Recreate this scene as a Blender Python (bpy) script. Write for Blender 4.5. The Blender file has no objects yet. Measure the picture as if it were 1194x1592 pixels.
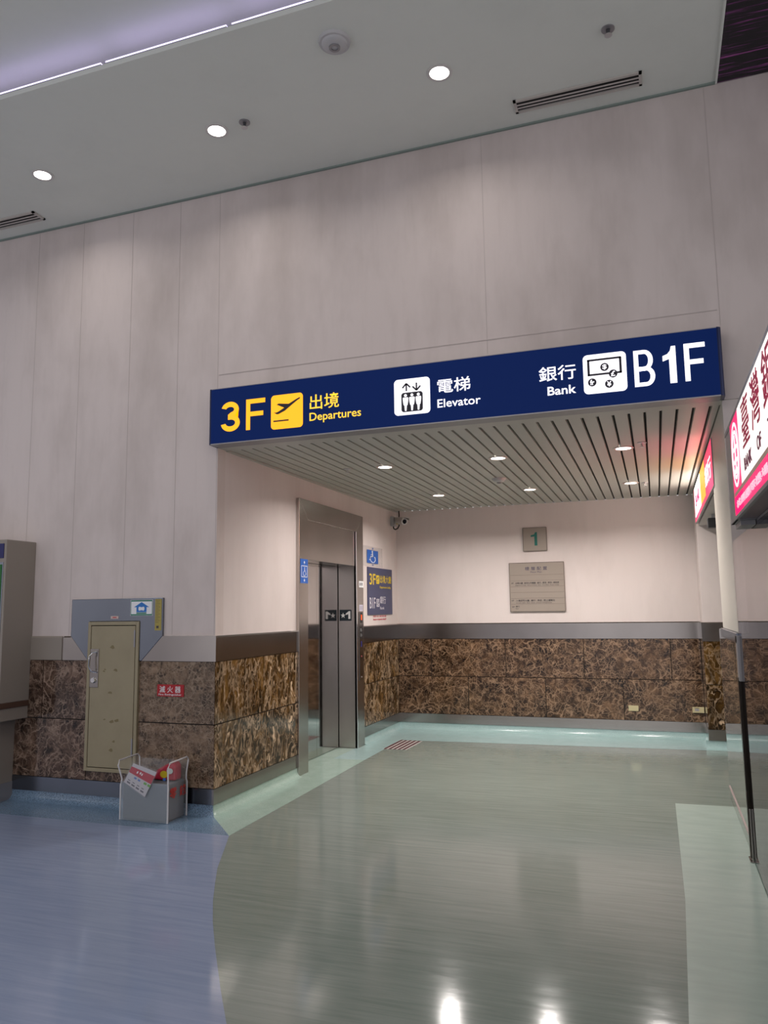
import bpy, bmesh, math, random
from mathutils import Vector, Matrix
random.seed(7)
SC = bpy.context.scene
COL = SC.collection
PI = math.pi

# ------------------------------------------------------------------ camera
cam = bpy.data.cameras.new('camera'); cam.sensor_fit = 'HORIZONTAL'; cam.sensor_width = 36.0
cam.lens = 1189.65 / 1194 * 36.0; cam.clip_start = .05
co = bpy.data.objects.new('camera', cam); COL.objects.link(co); SC.camera = co
R_ = Vector((0.94259379, 0.33366814, -0.01350981)); U_ = Vector((0.05497111, -0.11513241, 0.99182796)); F_ = Vector((-0.32938597, 0.93563353, 0.1268652))
M_ = Matrix((R_, U_, -F_)).transposed().to_4x4(); M_.translation = Vector((3.3675, -5.4289, 1.5799)); co.matrix_world = M_

# ------------------------------------------------------------------ world, exposure, hall light
w = bpy.data.worlds.new('world'); SC.world = w; w.use_nodes = True
wt = w.node_tree; tc = wt.nodes.new('ShaderNodeTexCoord'); wn = wt.nodes.new('ShaderNodeTexNoise'); wr = wt.nodes.new('ShaderNodeValToRGB')   # made-up bright and dark zones for the unseen hall, varying the steel's reflections
wn.inputs['Scale'].default_value = 3.2; wn.inputs['Detail'].default_value = 2.0; wr.color_ramp.elements[0].position = .40; wr.color_ramp.elements[0].color = (.42, .39, .42, 1)
wr.color_ramp.elements[1].position = .62; wr.color_ramp.elements[1].color = (1.45, 1.42, 1.48, 1)
wt.links.new(tc.outputs['Generated'], wn.inputs['Vector']); wt.links.new(wn.outputs[0], wr.inputs[0]); wt.links.new(wr.outputs[0], wt.nodes['Background'].inputs[0])
w.node_tree.nodes['Background'].inputs[1].default_value = .80
vs = SC.view_settings; vs.view_transform = 'Standard'; vs.look = 'None'; vs.gamma = 1.0; vs.exposure = 0.0
try: vs.use_curve_mapping = False
except Exception: pass
SC.cycles.max_bounces = 10

def area(name, loc, rot, sx, sy, power, col=(1, 1, 1), shape='RECTANGLE', spread=PI):
    l = bpy.data.lights.new(name, 'AREA'); l.shape = shape; l.size = sx; l.size_y = sy; l.energy = power; l.color = col; l.spread = spread
    o = bpy.data.objects.new(name, l); COL.objects.link(o); o.location = loc; o.rotation_euler = rot
    return o
# broad unseen fill lights, added to stand in for the hall's lighting
area('hall_fill', (1.0, -6.5, 5.25), (0, 0, 0), 7, 1.6, 150, (1, .95, .93))
area('hall_fill', (-3.5, -3.6, 5.25), (0, 0, 0), 1.6, 3.0, 26, (.82, .86, 1))

# ------------------------------------------------------------------ materials
def mat(name, col=(.5, .5, .5), rough=.5, metal=0, emit=None, es=0, trans=0, ior=1.45, spec=.5, alpha=1, coat=0):
    m = bpy.data.materials.new(name); m.use_nodes = True; b = m.node_tree.nodes['Principled BSDF']
    b.inputs['Base Color'].default_value = (*col, 1); b.inputs['Roughness'].default_value = rough; b.inputs['Metallic'].default_value = metal
    b.inputs['IOR'].default_value = ior; b.inputs['Transmission Weight'].default_value = trans; b.inputs['Specular IOR Level'].default_value = spec
    b.inputs['Alpha'].default_value = alpha; b.inputs['Coat Weight'].default_value = coat
    if emit: b.inputs['Emission Color'].default_value = (*emit, 1); b.inputs['Emission Strength'].default_value = es
    return m
class NT:
    def __init__(s, m): s.m = m; s.t = m.node_tree; s.b = s.t.nodes['Principled BSDF']
    def n(s, typ, **k):
        x = s.t.nodes.new(typ)
        for a, v in k.items():
            if a.startswith('i_'):
                x.inputs[a[2:].replace('_', ' ')].default_value = v
            else: setattr(x, a, v)
        return x
    def l(s, a, b): s.t.links.new(a, b)
    def coords(s, scale=(1, 1, 1), attr=None):
        g = s.n('ShaderNodeNewGeometry'); mp = s.n('ShaderNodeMapping'); mp.inputs['Scale'].default_value = scale
        if attr:
            at = s.n('ShaderNodeAttribute', attribute_name=attr); ad = s.n('ShaderNodeVectorMath', operation='ADD')
            s.l(g.outputs['Position'], ad.inputs[0]); s.l(at.outputs['Vector'], ad.inputs[1]); s.l(ad.outputs[0], mp.inputs[0])
        else: s.l(g.outputs['Position'], mp.inputs[0])
        return mp.outputs[0]
    def noise(s, vec, scale, detail=4, rough=.5, dist=0):
        x = s.n('ShaderNodeTexNoise'); x.inputs['Scale'].default_value = scale; x.inputs['Detail'].default_value = detail
        x.inputs['Roughness'].default_value = rough; x.inputs['Distortion'].default_value = dist; s.l(vec, x.inputs['Vector']); return x
    def ramp(s, fac, stops):
        r = s.n('ShaderNodeValToRGB'); e = r.color_ramp.elements
        while len(e) < len(stops): e.new(.5)
        for k, (p, c) in enumerate(stops): e[k].position = p; e[k].color = (*c, 1)
        s.l(fac, r.inputs[0]); return r.outputs[0]
    def mix(s, f, a, b, mode='MIX'):
        x = s.n('ShaderNodeMix', data_type='RGBA', blend_type=mode)
        for k, v in ((0, f), (6, a), (7, b)):
            if hasattr(v, 'is_output'): s.l(v, x.inputs[k])
            else: x.inputs[k].default_value = v if k == 0 else (*v, 1)
        return x.outputs[2]
    def bump(s, h, st, d=.01):
        b = s.n('ShaderNodeBump'); b.inputs['Strength'].default_value = st; b.inputs['Distance'].default_value = d
        s.l(h, b.inputs['Height']); s.l(b.outputs[0], s.b.inputs['Normal'])

def paint(name, col, dirt=.25, stain=(.30, .25, .22)):
    m = mat(name, col, .75); t = NT(m)
    v = t.coords((1.0, 1.0, .45)); n1 = t.noise(v, 1.1, 5, .6)
    f = t.ramp(n1.outputs[0], [(.46, (0, 0, 0)), (.72, (dirt,) * 3)])
    v2 = t.coords((4, 4, .5)); n2 = t.noise(v2, 2.2, 6, .65); f2 = t.ramp(n2.outputs[0], [(.5, (0, 0, 0)), (.85, (dirt * .4,) * 3)])
    c = t.mix(f, col, stain); c = t.mix(f2, c, stain)
    t.l(c, t.b.inputs['Base Color']); n3 = t.noise(t.coords((1, 1, 1)), 60, 2); t.bump(n3.outputs[0], .06, .004)
    return m
M = {}
M['wall'] = paint('painted_wall', (.62, .545, .515), .5)
M['wall_lit'] = paint('painted_wall_lit', (.66, .59, .565), .22)  # same paint as the hall wall; stronger lobby light put into the base colour
M['ceil'] = paint('ceiling_paint', (.70, .72, .66), .10, (.25, .28, .25))
M['slat'] = mat('cream_slat', (.47, .455, .41), .42)
M['gap'] = mat('dark_gap', (.012, .011, .01), .9)
M['cream'] = mat('cream_enamel', (.55, .52, .46), .4)
M['beige'] = mat('beige_enamel', (.27, .235, .20), .45)
M['black'] = mat('black_plastic', (.01, .01, .01), .4)
M['dkgrey'] = mat('dark_grey', (.06, .06, .065), .5)

def steel(name, col, rough, sc=(.7, .7, 45), bump=.004):
    m = mat(name, col, rough, 1.0); t = NT(m)
    n = t.noise(t.coords(sc), 8, 3); rr = t.n('ShaderNodeMapRange'); rr.inputs['To Min'].default_value = rough * .9; rr.inputs['To Max'].default_value = rough * 1.1
    t.l(n.outputs[0], rr.inputs[0]); t.l(rr.outputs[0], t.b.inputs['Roughness']); t.bump(n.outputs[0], bump, .0006)
    n2 = t.noise(t.coords((1, 1, .7)), 2.5, 3)
    t.l(t.mix(n2.outputs[0], tuple(c * .82 for c in col), tuple(min(1, c * 1.15) for c in col)), t.b.inputs['Base Color'])
    return m
M['steel'] = steel('brushed_steel', (.37, .34, .32), .17)
M['steel_v'] = steel('brushed_steel_frame', (.50, .46, .43), .24, (45, 45, .7))
M['steel_door'] = steel('etched_steel_door', (.56, .53, .51), .075, (90, 90, 90), .01)
M['steel_dull'] = steel('dull_steel', (.22, .24, .28), .20)
M['chrome'] = mat('chrome', (.8, .8, .8), .12, 1)
M['alu'] = mat('aluminium', (.55, .55, .56), .35, 1)
M['grey_metal'] = mat('grey_metal', (.30, .29, .30), .4, .4)

def marble(name, dark, mid, light, vein, scale=1.0, stretch=(1, 1, 1), veinw=.045, fleck=0.5, warp=.22, cell=6.0):
    m = mat(name, mid, .10, 0, spec=.5); t = NT(m)
    v = t.coords(tuple(scale * s for s in stretch), 'off')
    dn = t.noise(v, 3.0, 4, .6)
    sub = t.n('ShaderNodeVectorMath', operation='MULTIPLY_ADD'); sub.inputs[1].default_value = (warp,) * 3
    t.l(dn.outputs['Color'], sub.inputs[0]); t.l(v, sub.inputs[2]); vv = sub.outputs[0]
    base = t.ramp(t.noise(vv, 9, 8, .72).outputs[0], [(.36, dark), (.50, mid), (.64, light)])
    big = t.ramp(t.noise(vv, 2.2, 3, .5).outputs[0], [(.38, (.55, .52, .50)), (.62, (1.25, 1.22, 1.2))]); base = t.mix(1.0, base, big, 'MULTIPLY')
    for sc_, wdt, amt, lo in ((cell, veinw, .9, .44), (cell * 2.3, veinw * 1.5, .8, .40), (cell * 5, veinw * 2.2, .6, .42)):
        vo = t.n('ShaderNodeTexVoronoi', feature='DISTANCE_TO_EDGE'); vo.inputs['Scale'].default_value = sc_; t.l(vv, vo.inputs['Vector'])
        br = t.noise(vv, 2.5 + sc_ * .35, 3)
        e = t.ramp(vo.outputs['Distance'], [(0, (amt,) * 3), (wdt, (0, 0, 0))])
        k = t.ramp(br.outputs[0], [(lo, (0, 0, 0)), (lo + .16, (1, 1, 1))])
        base = t.mix(t.mix(1.0, e, k, 'MULTIPLY'), base, vein)
    peb = t.n('ShaderNodeTexVoronoi', feature='F1'); peb.inputs['Scale'].default_value = cell * 1.6; t.l(vv, peb.inputs['Vector'])
    pk = t.mix(1.0, t.ramp(peb.outputs['Distance'], [(.16, (.85,) * 3), (.34, (0, 0, 0))]), t.ramp(t.noise(vv, 5, 1).outputs[0], [(.50, (0, 0, 0)), (.58, (1, 1, 1))]), 'MULTIPLY')
    base = t.mix(pk, base, dark)
    hi = t.ramp(t.noise(vv, 11, 2, .4).outputs[0], [(.68, (0, 0, 0)), (.73, (fleck,) * 3)])
    base = t.mix(hi, base, tuple(min(1, c * 1.4) for c in vein))
    t.l(base, t.b.inputs['Base Color'])
    return m
M['marble_back'] = marble('emperador_marble', (.010, .005, .003), (.052, .028, .014), (.14, .080, .042), (.33, .21, .13), 1.0, (1, 1, 1), .055, .4, .25, 7.0)
M['marble_left'] = marble('streaked_emperador_marble', (.006, .004, .001), (.065, .033, .008), (.18, .10, .03), (.44, .32, .21), .9, (1, 1.15, .62), .05, .95, .5, 3.6)
M['marble_tan'] = marble('pale_emperador_marble', (.028, .018, .011), (.13, .086, .054), (.21, .145, .097), (.30, .22, .155), 1.5, (1, 1, 1), .07, .1, .15, 9)
M['marble_main'] = marble('brown_emperador_marble', (.014, .008, .005), (.075, .045, .032), (.16, .105, .075), (.31, .22, .165), 1.1, (1, 1, 1), .05, .3, .3, 5.5)

def vinyl(name, a, b, rough=.16, streak=(1.0, 16, 1), sc=2.0, speck=0, scratch=.35):
    m = mat(name, a, rough, 0, spec=.6); t = NT(m)
    n = t.noise(t.coords(streak), sc, 6, .62, .3); c = t.ramp(n.outputs[0], [(.32, a), (.66, b)])
    n2 = t.noise(t.coords((.5, .9, 1)), 1.1, 3); c = t.mix(t.ramp(n2.outputs[0], [(.4, (0, 0, 0)), (.75, (.3,) * 3)]), c, tuple(x * .8 for x in a))
    if speck:
        n4 = t.noise(t.coords((1, 1, 1)), 130, 2); c = t.mix(t.ramp(n4.outputs[0], [(.38, (speck,) * 3), (.55, (0, 0, 0))]), c, tuple(x * .45 for x in a))
    t.l(c, t.b.inputs['Base Color'])
    n3 = t.noise(t.coords((1.5, 7, 1)), 2.5, 4, .6); rr = t.n('ShaderNodeMapRange'); rr.inputs['To Min'].default_value = rough * .6; rr.inputs['To Max'].default_value = rough * 1.5
    t.l(n3.outputs[0], rr.inputs[0]); t.l(rr.outputs[0], t.b.inputs['Roughness']); t.bump(n3.outputs[0], .05, .006)
    return m
M['floor_grey'] = vinyl('grey_green_vinyl', (.165, .205, .18), (.225, .262, .236), .11)
M['floor_blue'] = vinyl('blue_vinyl', (.20, .25, .37), (.25, .30, .42), .085)
M['floor_mint'] = vinyl('mint_vinyl', (.30, .42, .36), (.35, .47, .41), .16, (4, 4, 4), 2, .25)
M['floor_mint2'] = vinyl('pale_mint_vinyl', (.31, .385, .345), (.35, .43, .385), .18, (1.5, 6, 1), 2)
M['floor_aqua'] = vinyl('aqua_vinyl', (.30, .44, .43), (.35, .49, .48), .16, (4, 4, 4), 2, .25)
M['floor_bluespeck'] = vinyl('speckled_blue_vinyl', (.15, .235, .34), (.19, .275, .38), .2, (4, 4, 4), 2, .9)

# ------------------------------------------------------------------ mesh helpers
class MB:
    def __init__(s): s.v = []; s.f = []; s.mi = []; s.off = []; s.k = 0; s.o = (0, 0, 0)
    def add(s, vs_, fs):
        n = len(s.v); s.v += [tuple(v) for v in vs_]; s.f += [tuple(i + n for i in f) for f in fs]; s.mi += [s.k] * len(fs); s.off += [s.o] * len(fs); return s
    def box(s, x0, x1, y0, y1, z0, z1):
        x0, x1 = sorted((x0, x1)); y0, y1 = sorted((y0, y1)); z0, z1 = sorted((z0, z1))
        return s.add([(x, y, z) for x in (x0, x1) for y in (y0, y1) for z in (z0, z1)], [(0, 1, 3, 2), (4, 6, 7, 5), (0, 4, 5, 1), (2, 3, 7, 6), (0, 2, 6, 4), (1, 5, 7, 3)])
    def prism(s, pts, d):
        n = len(pts); d = Vector(d); a = [Vector(p) for p in pts]
        return s.add(a + [p + d for p in a], [tuple(range(n))[::-1], tuple(range(n, 2 * n))] + [(i, (i + 1) % n, (i + 1) % n + n, i + n) for i in range(n)])
    def cyl(s, c, ax, r, h, r2=None, seg=24):
        c = Vector(c); ax = Vector(ax).normalized(); r2 = r if r2 is None else r2
        u = ax.orthogonal().normalized(); v = ax.cross(u)
        a = [c + (u * math.cos(2 * PI * i / seg) + v * math.sin(2 * PI * i / seg)) * r for i in range(seg)]
        b = [c + ax * h + (u * math.cos(2 * PI * i / seg) + v * math.sin(2 * PI * i / seg)) * r2 for i in range(seg)]
        return s.add(a + b, [tuple(range(seg))[::-1], tuple(range(seg, 2 * seg))] + [(i, (i + 1) % seg, (i + 1) % seg + seg, i + seg) for i in range(seg)])
    def ring(s, c, ax, r0, r1, h, seg=32):
        c = Vector(c); ax = Vector(ax).normalized(); u = ax.orthogonal().normalized(); v = ax.cross(u); P = []
        for (r, k) in ((r0, 0), (r1, 0), (r1, h), (r0, h)):
            P += [c + ax * k + (u * math.cos(2 * PI * i / seg) + v * math.sin(2 * PI * i / seg)) * r for i in range(seg)]
        F = []
        for q in range(4):
            p = (q + 1) % 4
            F += [(q * seg + i, q * seg + (i + 1) % seg, p * seg + (i + 1) % seg, p * seg + i) for i in range(seg)]
        return s.add(P, F)
    def tube(s, pts, r, seg=8, closed=False):
        pts = [Vector(p) for p in pts]; n = len(pts); rings = []; up = Vector((.13, .21, .97))
        for i, p in enumerate(pts):
            a = pts[(i - 1) % n] if (i > 0 or closed) else p; b = pts[(i + 1) % n] if (i < n - 1 or closed) else p
            d = (b - a).normalized(); u = d.cross(up)
            if u.length < 1e-3: u = d.cross(Vector((1, 0, 0)))
            u.normalize(); v = d.cross(u); rings.append([p + (u * math.cos(2 * PI * j / seg) + v * math.sin(2 * PI * j / seg)) * r for j in range(seg)])
        V = [q for g in rings for q in g]; F = []
        for i in range(n if closed else n - 1):
            k = (i + 1) % n
            F += [(i * seg + j, i * seg + (j + 1) % seg, k * seg + (j + 1) % seg, k * seg + j) for j in range(seg)]
        if not closed: F += [tuple(range(seg))[::-1], tuple(range((n - 1) * seg, n * seg))]
        return s.add(V, F)
    def dome(s, c, ax, r, h, seg=24, n=6):
        c = Vector(c); ax = Vector(ax).normalized(); u = ax.orthogonal().normalized(); v = ax.cross(u); V = []; F = []
        for k in range(n):
            a = k / n * PI / 2
            V += [c + ax * h * math.sin(a) + (u * math.cos(2 * PI * i / seg) + v * math.sin(2 * PI * i / seg)) * r * math.cos(a) for i in range(seg)]
        V.append(c + ax * h)
        for k in range(n - 1): F += [(k * seg + i, k * seg + (i + 1) % seg, (k + 1) * seg + (i + 1) % seg, (k + 1) * seg + i) for i in range(seg)]
        F += [((n - 1) * seg + i, (n - 1) * seg + (i + 1) % seg, n * seg) for i in range(seg)]; F.append(tuple(range(seg))[::-1])
        return s.add(V, F)
    def build(s, name, m, parent=None, bevel=0, smooth=False):
        me = bpy.data.meshes.new(name); me.from_pydata(s.v, [], s.f); ms = m if isinstance(m, (list, tuple)) else [m]
        for x in ms: me.materials.append(x)
        for p, k in zip(me.polygons, s.mi): p.material_index = k; p.use_smooth = smooth
        bm = bmesh.new(); bm.from_mesh(me); bmesh.ops.recalc_face_normals(bm, faces=bm.faces); bm.to_mesh(me); bm.free()
        if any(o != (0, 0, 0) for o in s.off):
            a = me.attributes.new('off', 'FLOAT_VECTOR', 'FACE')
            for i, o in enumerate(s.off): a.data[i].vector = o
        o = bpy.data.objects.new(name, me); COL.objects.link(o)
        if smooth:
            try: me.set_sharp_from_angle(angle=.6)
            except Exception: pass
        if bevel:
            b = o.modifiers.new('bevel', 'BEVEL'); b.width = bevel; b.segments = 2; b.limit_method = 'ANGLE'
        if parent: par(o, parent)
        return o
def par(o, p):
    o.parent = p; o.matrix_parent_inverse = Matrix.Translation(p.location).inverted() if p.parent is None else p.matrix_parent_inverse.copy() @ Matrix.Identity(4)
    if p.parent is not None: o.matrix_parent_inverse = Matrix.Identity(4) if p.location.length == 0 and p.parent.location.length == 0 else (Matrix.Translation(p.parent.location) @ p.matrix_parent_inverse @ Matrix.Translation(p.location)).inverted()
def tag(o, label, cat, group=None):
    o['label'] = label; o['category'] = cat
    if group: o['group'] = group
    return o
def thing(name, label, cat, loc=(0, 0, 0), group=None):
    o = bpy.data.objects.new(name, None); o.empty_display_size = .1; COL.objects.link(o); o.location = loc
    return tag(o, label, cat, group)
def struct(o): o['kind'] = 'structure'; return o

class Plane:
    def __init__(s, o, u, v, n): s.o, s.u, s.v, s.n = Vector(o), Vector(u), Vector(v), Vector(n)
    def p(s, a, b, c=0): return s.o + s.u * a + s.v * b + s.n * c
def text(pl, body, name, m, parent, u0, u1, v0, v1, ref=None, bold=0, d=.002, lift=.0005, space=1.0):
    """v0..v1 is the height of the reference glyphs (capitals, or the whole string)"""
    def mk(t):
        c = bpy.data.curves.new('t', 'FONT'); c.body = t; c.extrude = .02; c.offset = bold; c.resolution_u = 3; c.space_character = space
        ob = bpy.data.objects.new('t', c); COL.objects.link(ob); me = bpy.data.meshes.new_from_object(ob)
        COL.objects.unlink(ob); bpy.data.objects.remove(ob); return me
    me = mk(body); xs = [v.co.x for v in me.vertices]
    rm = mk(ref) if ref else me; ys = [v.co.y for v in rm.vertices]; ya, yb = min(ys), max(ys); xa, xb = min(xs), max(xs)
    for v in me.vertices:
        a = u0 + (v.co.x - xa) / (xb - xa) * (u1 - u0); b = v0 + (v.co.y - ya) / (yb - ya) * (v1 - v0); c = lift + (v.co.z + .02) / .04 * d
        v.co = pl.p(a, b, c)
    me.name = name; me.materials.clear(); me.materials.append(m)
    o = bpy.data.objects.new(name, me); COL.objects.link(o)
    if parent: par(o, parent)
    return o
def rrect(u0, u1, v0, v1, r, seg=6):
    P = []
    for cx, cy, a0 in ((u1 - r, v1 - r, 0), (u0 + r, v1 - r, 90), (u0 + r, v0 + r, 180), (u1 - r, v0 + r, 270)):
        for k in range(seg + 1):
            a = math.radians(a0 + 90 * k / seg); P.append((cx + r * math.cos(a), cy + r * math.sin(a)))
    return P
def flat(b, pl, pts, c=0, d=.002): b.prism([pl.p(x, y, c) for x, y in pts], pl.n * d); return b
def stroke(b, pl, pts, wd, c=0, d=.002):
    for (a, b_), (e, f) in zip(pts[:-1], pts[1:]):
        t = Vector((e - a, f - b_)); t.normalize(); nn = Vector((-t.y, t.x)) * wd / 2
        flat(b, pl, [(a + nn.x, b_ + nn.y), (a - nn.x, b_ - nn.y), (e - nn.x, f - nn.y), (e + nn.x, f + nn.y)], c, d)
    return b
def arc(cx, cy, r, a0, a1, n=14, ry=None):
    ry = ry or r
    return [(cx + r * math.cos(math.radians(a0 + (a1 - a0) * k / n)), cy + ry * math.sin(math.radians(a0 + (a1 - a0) * k / n))) for k in range(n + 1)]

# measured levels
D, XR, ZC, ZM = 4.635, 3.851, 2.936, 5.20
BT, BB, JT, ST, SB = 1.391, 1.187, .693, .201, .083
YP = 4.09                                         # face of the pilaster at the right end of the back wall

# ------------------------------------------------------------------ structure: walls
b = MB(); b.box(-8, 0, 0, .12, 0, ZM + .3); b.box(0, XR, 0, .12, ZC, ZM + .3); b.box(XR + .15, 8, 0, .12, 0, ZC); b.box(XR, 8, 0, .12, ZC, ZM + .3)
struct(b.build('wall_main', M['wall']))
b = MB()
for x in (-3.0, -1.98, -1.46, -.91, -.41, -.01, 2.287, 3.875):   # joints of the wall boards
    b.box(x - .0015, x + .0015, -.0015, .001, 1.40 if x < 0 else 3.45, ZM)
b.box(0, 3.86, -.003, .001, 3.556, 3.562)
o = b.build('wall_board_joint', mat('board_joint', (.47, .415, .39), .8)); struct(o); o.name = 'trim_1'
b = MB(); b.box(-.12, 0, .12, 1.50, 0, ZC); b.box(-.12, 0, 3.22, D, 0, ZC); b.box(-.12, 0, 1.50, 3.22, 2.69, ZC)
struct(b.build('wall_left', M['wall_lit']))
b = MB(); b.box(-.12, XR + .02, D, D + .12, 0, ZC); b.box(XR, 6.0, YP, D, 0, ZC)
struct(b.build('wall_back', M['wall_lit']))
b = MB(); b.box(5.4, 5.5, .12, YP, 0, ZC); struct(b.build('wall_right', M['wall_lit']))
# bulkhead over the right side of the recess, behind the small lit sign
b = MB(); b.box(3.872, 5.4, 1.02, YP, 2.50, ZC); struct(b.build('wall_bulkhead', M['wall_lit']))
# cream column that stands on the glass screen
b = MB(); b.box(3.85, 4.0, 0.001, 1.22, 1.402, ZC); struct(b.build('wall_column', M['cream'], bevel=.006))
b = MB(); b.box(3.851, 3.99, -.004, .0, 1.402, 2.93); struct(b.build('trim_2', M['wall']))

# ------------------------------------------------------------------ structure: floor
b = MB(); b.box(-8, 8, -9, 8, -.1, 0); struct(b.build('floor', M['floor_grey']))
def slab(name, pts, z, m): 
    b = MB(); b.prism([(x, y, z - .0008) for x, y in pts], (0, 0, .0008)); return struct(b.build(name, m))
curve = [(.41, -.44), (.55, -.74), (.702, -1.068), (.83, -1.30), (.966, -1.541), (1.12, -1.79), (1.287, -2.039), (1.42, -2.23), (1.548, -2.413), (1.71, -2.636), (2.1, -3.1), (2.7, -3.75), (3.6, -4.6), (4.6, -5.4), (8, -7.6), (8, -9)]
slab('floor_blue', curve + [(-8, -9), (-8, -.44)], .0012, M['floor_blue'])
slab('floor_blue_border', [(-8, -.44), (.41, -.44), (0, 0), (-8, 0)], .0014, M['floor_bluespeck'])
slab('floor_mint_border', [(0, 0), (.41, -.44), (.385, .90), (.35, 2.4), (0, 2.4)], .0014, M['floor_mint'])
slab('floor_aqua_border', [(0, 2.4), (.35, 2.4), (.33, 3.71), (3.85, 3.93), (5.4, 4.0), (5.4, YP), (XR, YP), (XR, D), (0, D)], .0014, M['floor_aqua'])
slab('floor_pale_strip', [(3.42, 1.40), (5.4, 1.46), (5.4, -6), (3.40, -6), (3.395, -2.1), (3.425, -.77)], .0013, M['floor_mint2'])
slab('floor_elevator_sill', [(-.26, 1.66), (0, 1.66), (0, 3.02), (-.26, 3.02)], .002, M['floor_mint'])

# ------------------------------------------------------------------ structure: ceilings
b = MB(); b.box(-8, 3.95, -1.60, 0.0, ZM, ZM + .035); struct(b.build('ceiling', M['ceil']))
b = MB(); b.box(-8, 8, -9, 0.0, ZM + .20, ZM + .24); struct(b.build('ceiling_upper', M['ceil']))
b = MB(); b.box(-8, 3.95, -.02, .0, ZM - .012, ZM); struct(b.build('trim_3', mat('green_grey_sealant', (.22, .27, .24), .7)))
# lobby: cream slats running away from the hall with open black joints
b = MB(); x = .035; pitch = .1075
while x < XR - .02:
    x1 = min(x + pitch - .013, XR - .004)
    b.prism([(x, .13, ZC + .02), (x + .004, .13, ZC), (x1 - .004, .13, ZC), (x1, .13, ZC + .02)], (0, D - .13, 0)); x += pitch
struct(b.build('ceiling_lobby', M['slat']))
b = MB(); b.box(-.1, 5.5, .12, D + .1, ZC + .021, ZC + .1); struct(b.build('ceiling_lobby_void', M['gap']))
b = MB(); b.box(0, XR, .0, .13, ZC - .004, ZC + .02); b.box(0, .03, .13, D, ZC - .012, ZC + .02); b.box(XR, 5.4, .12, D, ZC, ZC + .02)
struct(b.build('trim_4', M['slat']))

# ------------------------------------------------------------------ structure: marble, steel bands, bases
def clad(name, wall_pts, m):
    """wall_pts: list of (axis, plane, a0, a1, z0, z1, sign, matindex)"""
    b = MB(); g = .004
    for ax, pl, a0, a1, z0, z1, s, k in wall_pts:
        b.k = k; b.o = (random.uniform(-9, 9), random.uniform(-9, 9), random.uniform(-9, 9))
        if ax == 'x': b.box(pl, pl + s * .014, a0 + g, a1 - g, z0 + g, z1 - g)
        else: b.box(a0 + g, a1 - g, pl, pl + s * .014, z0 + g, z1 - g)
    return struct(b.build(name, m))
MM = [M['marble_back'], M['marble_left'], M['marble_tan'], M['marble_main']]
P = []
def row(ax, pl, cuts, z0, z1, s, k):
    for a, c in zip(cuts[:-1], cuts[1:]): P.append((ax, pl, a, c, z0, z1, s, k if isinstance(k, int) else k.pop(0)))
row('y', 0, [-3.4, -1.71, -1.225], JT, BB, -1, 3); row('y', 0, [-3.4, -1.225], ST, JT, -1, 3); row('y', 0, [-1.225, -.712], ST, .28, -1, 3)
row('y', 0, [-.712, .014], JT, BB, -1, 2); row('y', 0, [-.712, .014], ST, JT, -1, 2)
clad('wall_main_marble', P, MM); P = []
row('x', 0, [-.014, .45, 1.33, 1.49], JT, BB, 1, 1); row('x', 0, [-.014, .86, 1.49], ST, JT, 1, 1)
row('x', 0, [3.24, 4.62], JT, BB, 1, 1); row('x', 0, [3.24, 4.62], ST, JT, 1, 1)
clad('wall_left_marble', P, MM); P = []
row('y', D, [.014, .475, 1.475, 2.468, 3.494, 3.835], JT, BB, -1, 0); row('y', D, [.014, .973, 1.977, 2.92, XR - .014], ST, JT, -1, 0)
row('x', XR, [YP, D], JT, BB, -1, 0); row('x', XR, [YP, D], ST, JT, -1, 0)
row('y', YP, [XR - .014, 4.7, 5.4], JT - .0, BB, -1, 1); row('y', YP, [XR - .014, 4.4, 5.4], ST, JT, -1, 1)
clad('wall_back_marble', P, MM)
b = MB(); b.box(-3.4, .004, -.005, .01, ST, BB); b.box(-.006, .005, -.004, 1.49, ST, BB); b.box(-.006, .005, 3.24, D, ST, BB); b.box(0, XR, D - .005, D + .01, ST, BB); b.box(XR - .005, 5.4, YP - .005, D, ST, BB)
struct(b.build('trim_5', M['gap']))
# steel band on top of the marble
b = MB(); th = .02
def bandprof(z0, z1, t): return [(0, z0), (t, z0), (t, z1 - .012), (t - .010, z1), (0, z1)]
def runx(b, y, s, x0, x1, prof): b.prism([(x0, y - s * t, z) for t, z in prof], (x1 - x0, 0, 0))
def runy(b, x, s, y0, y1, prof): b.prism([(x + s * t, y0, z) for t, z in prof], (0, y1 - y0, 0))
runx(b, 0, 1, -1.50, -1.42, bandprof(BB, BT, .02)); b.prism([(-1.42, -.02, BB), (-1.42, -.02, BT), (-1.233, -.02, BB)], (0, .02, 0))
b.prism([(-.689, -.02, BB), (-.492, -.02, BT), (.02, -.02, BT), (.02, -.02, BB)], (0, .02, 0))
struct(b.build('trim_6', M['steel']))
b = MB(); runx(b, 0, 1, -3.4, -1.52, bandprof(BB, BT, .015)); struct(b.build('trim_7', M['beige']))
b = MB(); b.prism([(-1.42, -.024, BT), (-1.42, -.024, 1.705), (-.487, -.024, 1.705), (-.487, -.024, 1.39), (-.687, -.024, BB), (-.712, -.024, BB), (-.712, -.024, 1.514), (-1.225, -.024, 1.514), (-1.225, -.024, BB), (-1.235, -.024, BB)], (0, .024, 0))
struct(b.build('trim_8', M['steel_dull'], bevel=.004))
b = MB(); runy(b, 0, 1, 0, 1.475, bandprof(BB, BT, .02)); runy(b, 0, 1, 3.25, D, bandprof(BB, BT, .02)); struct(b.build('trim_9', M['steel']))
b = MB(); runx(b, D, 1, 0.02, XR, bandprof(BB, BT, .02)); runx(b, YP, 1, XR - .02, 5.4, bandprof(BB - .01, BT, .02)); b.box(XR - .02, XR, YP, D, BB, BT); struct(b.build('trim_10', M['steel']))
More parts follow.
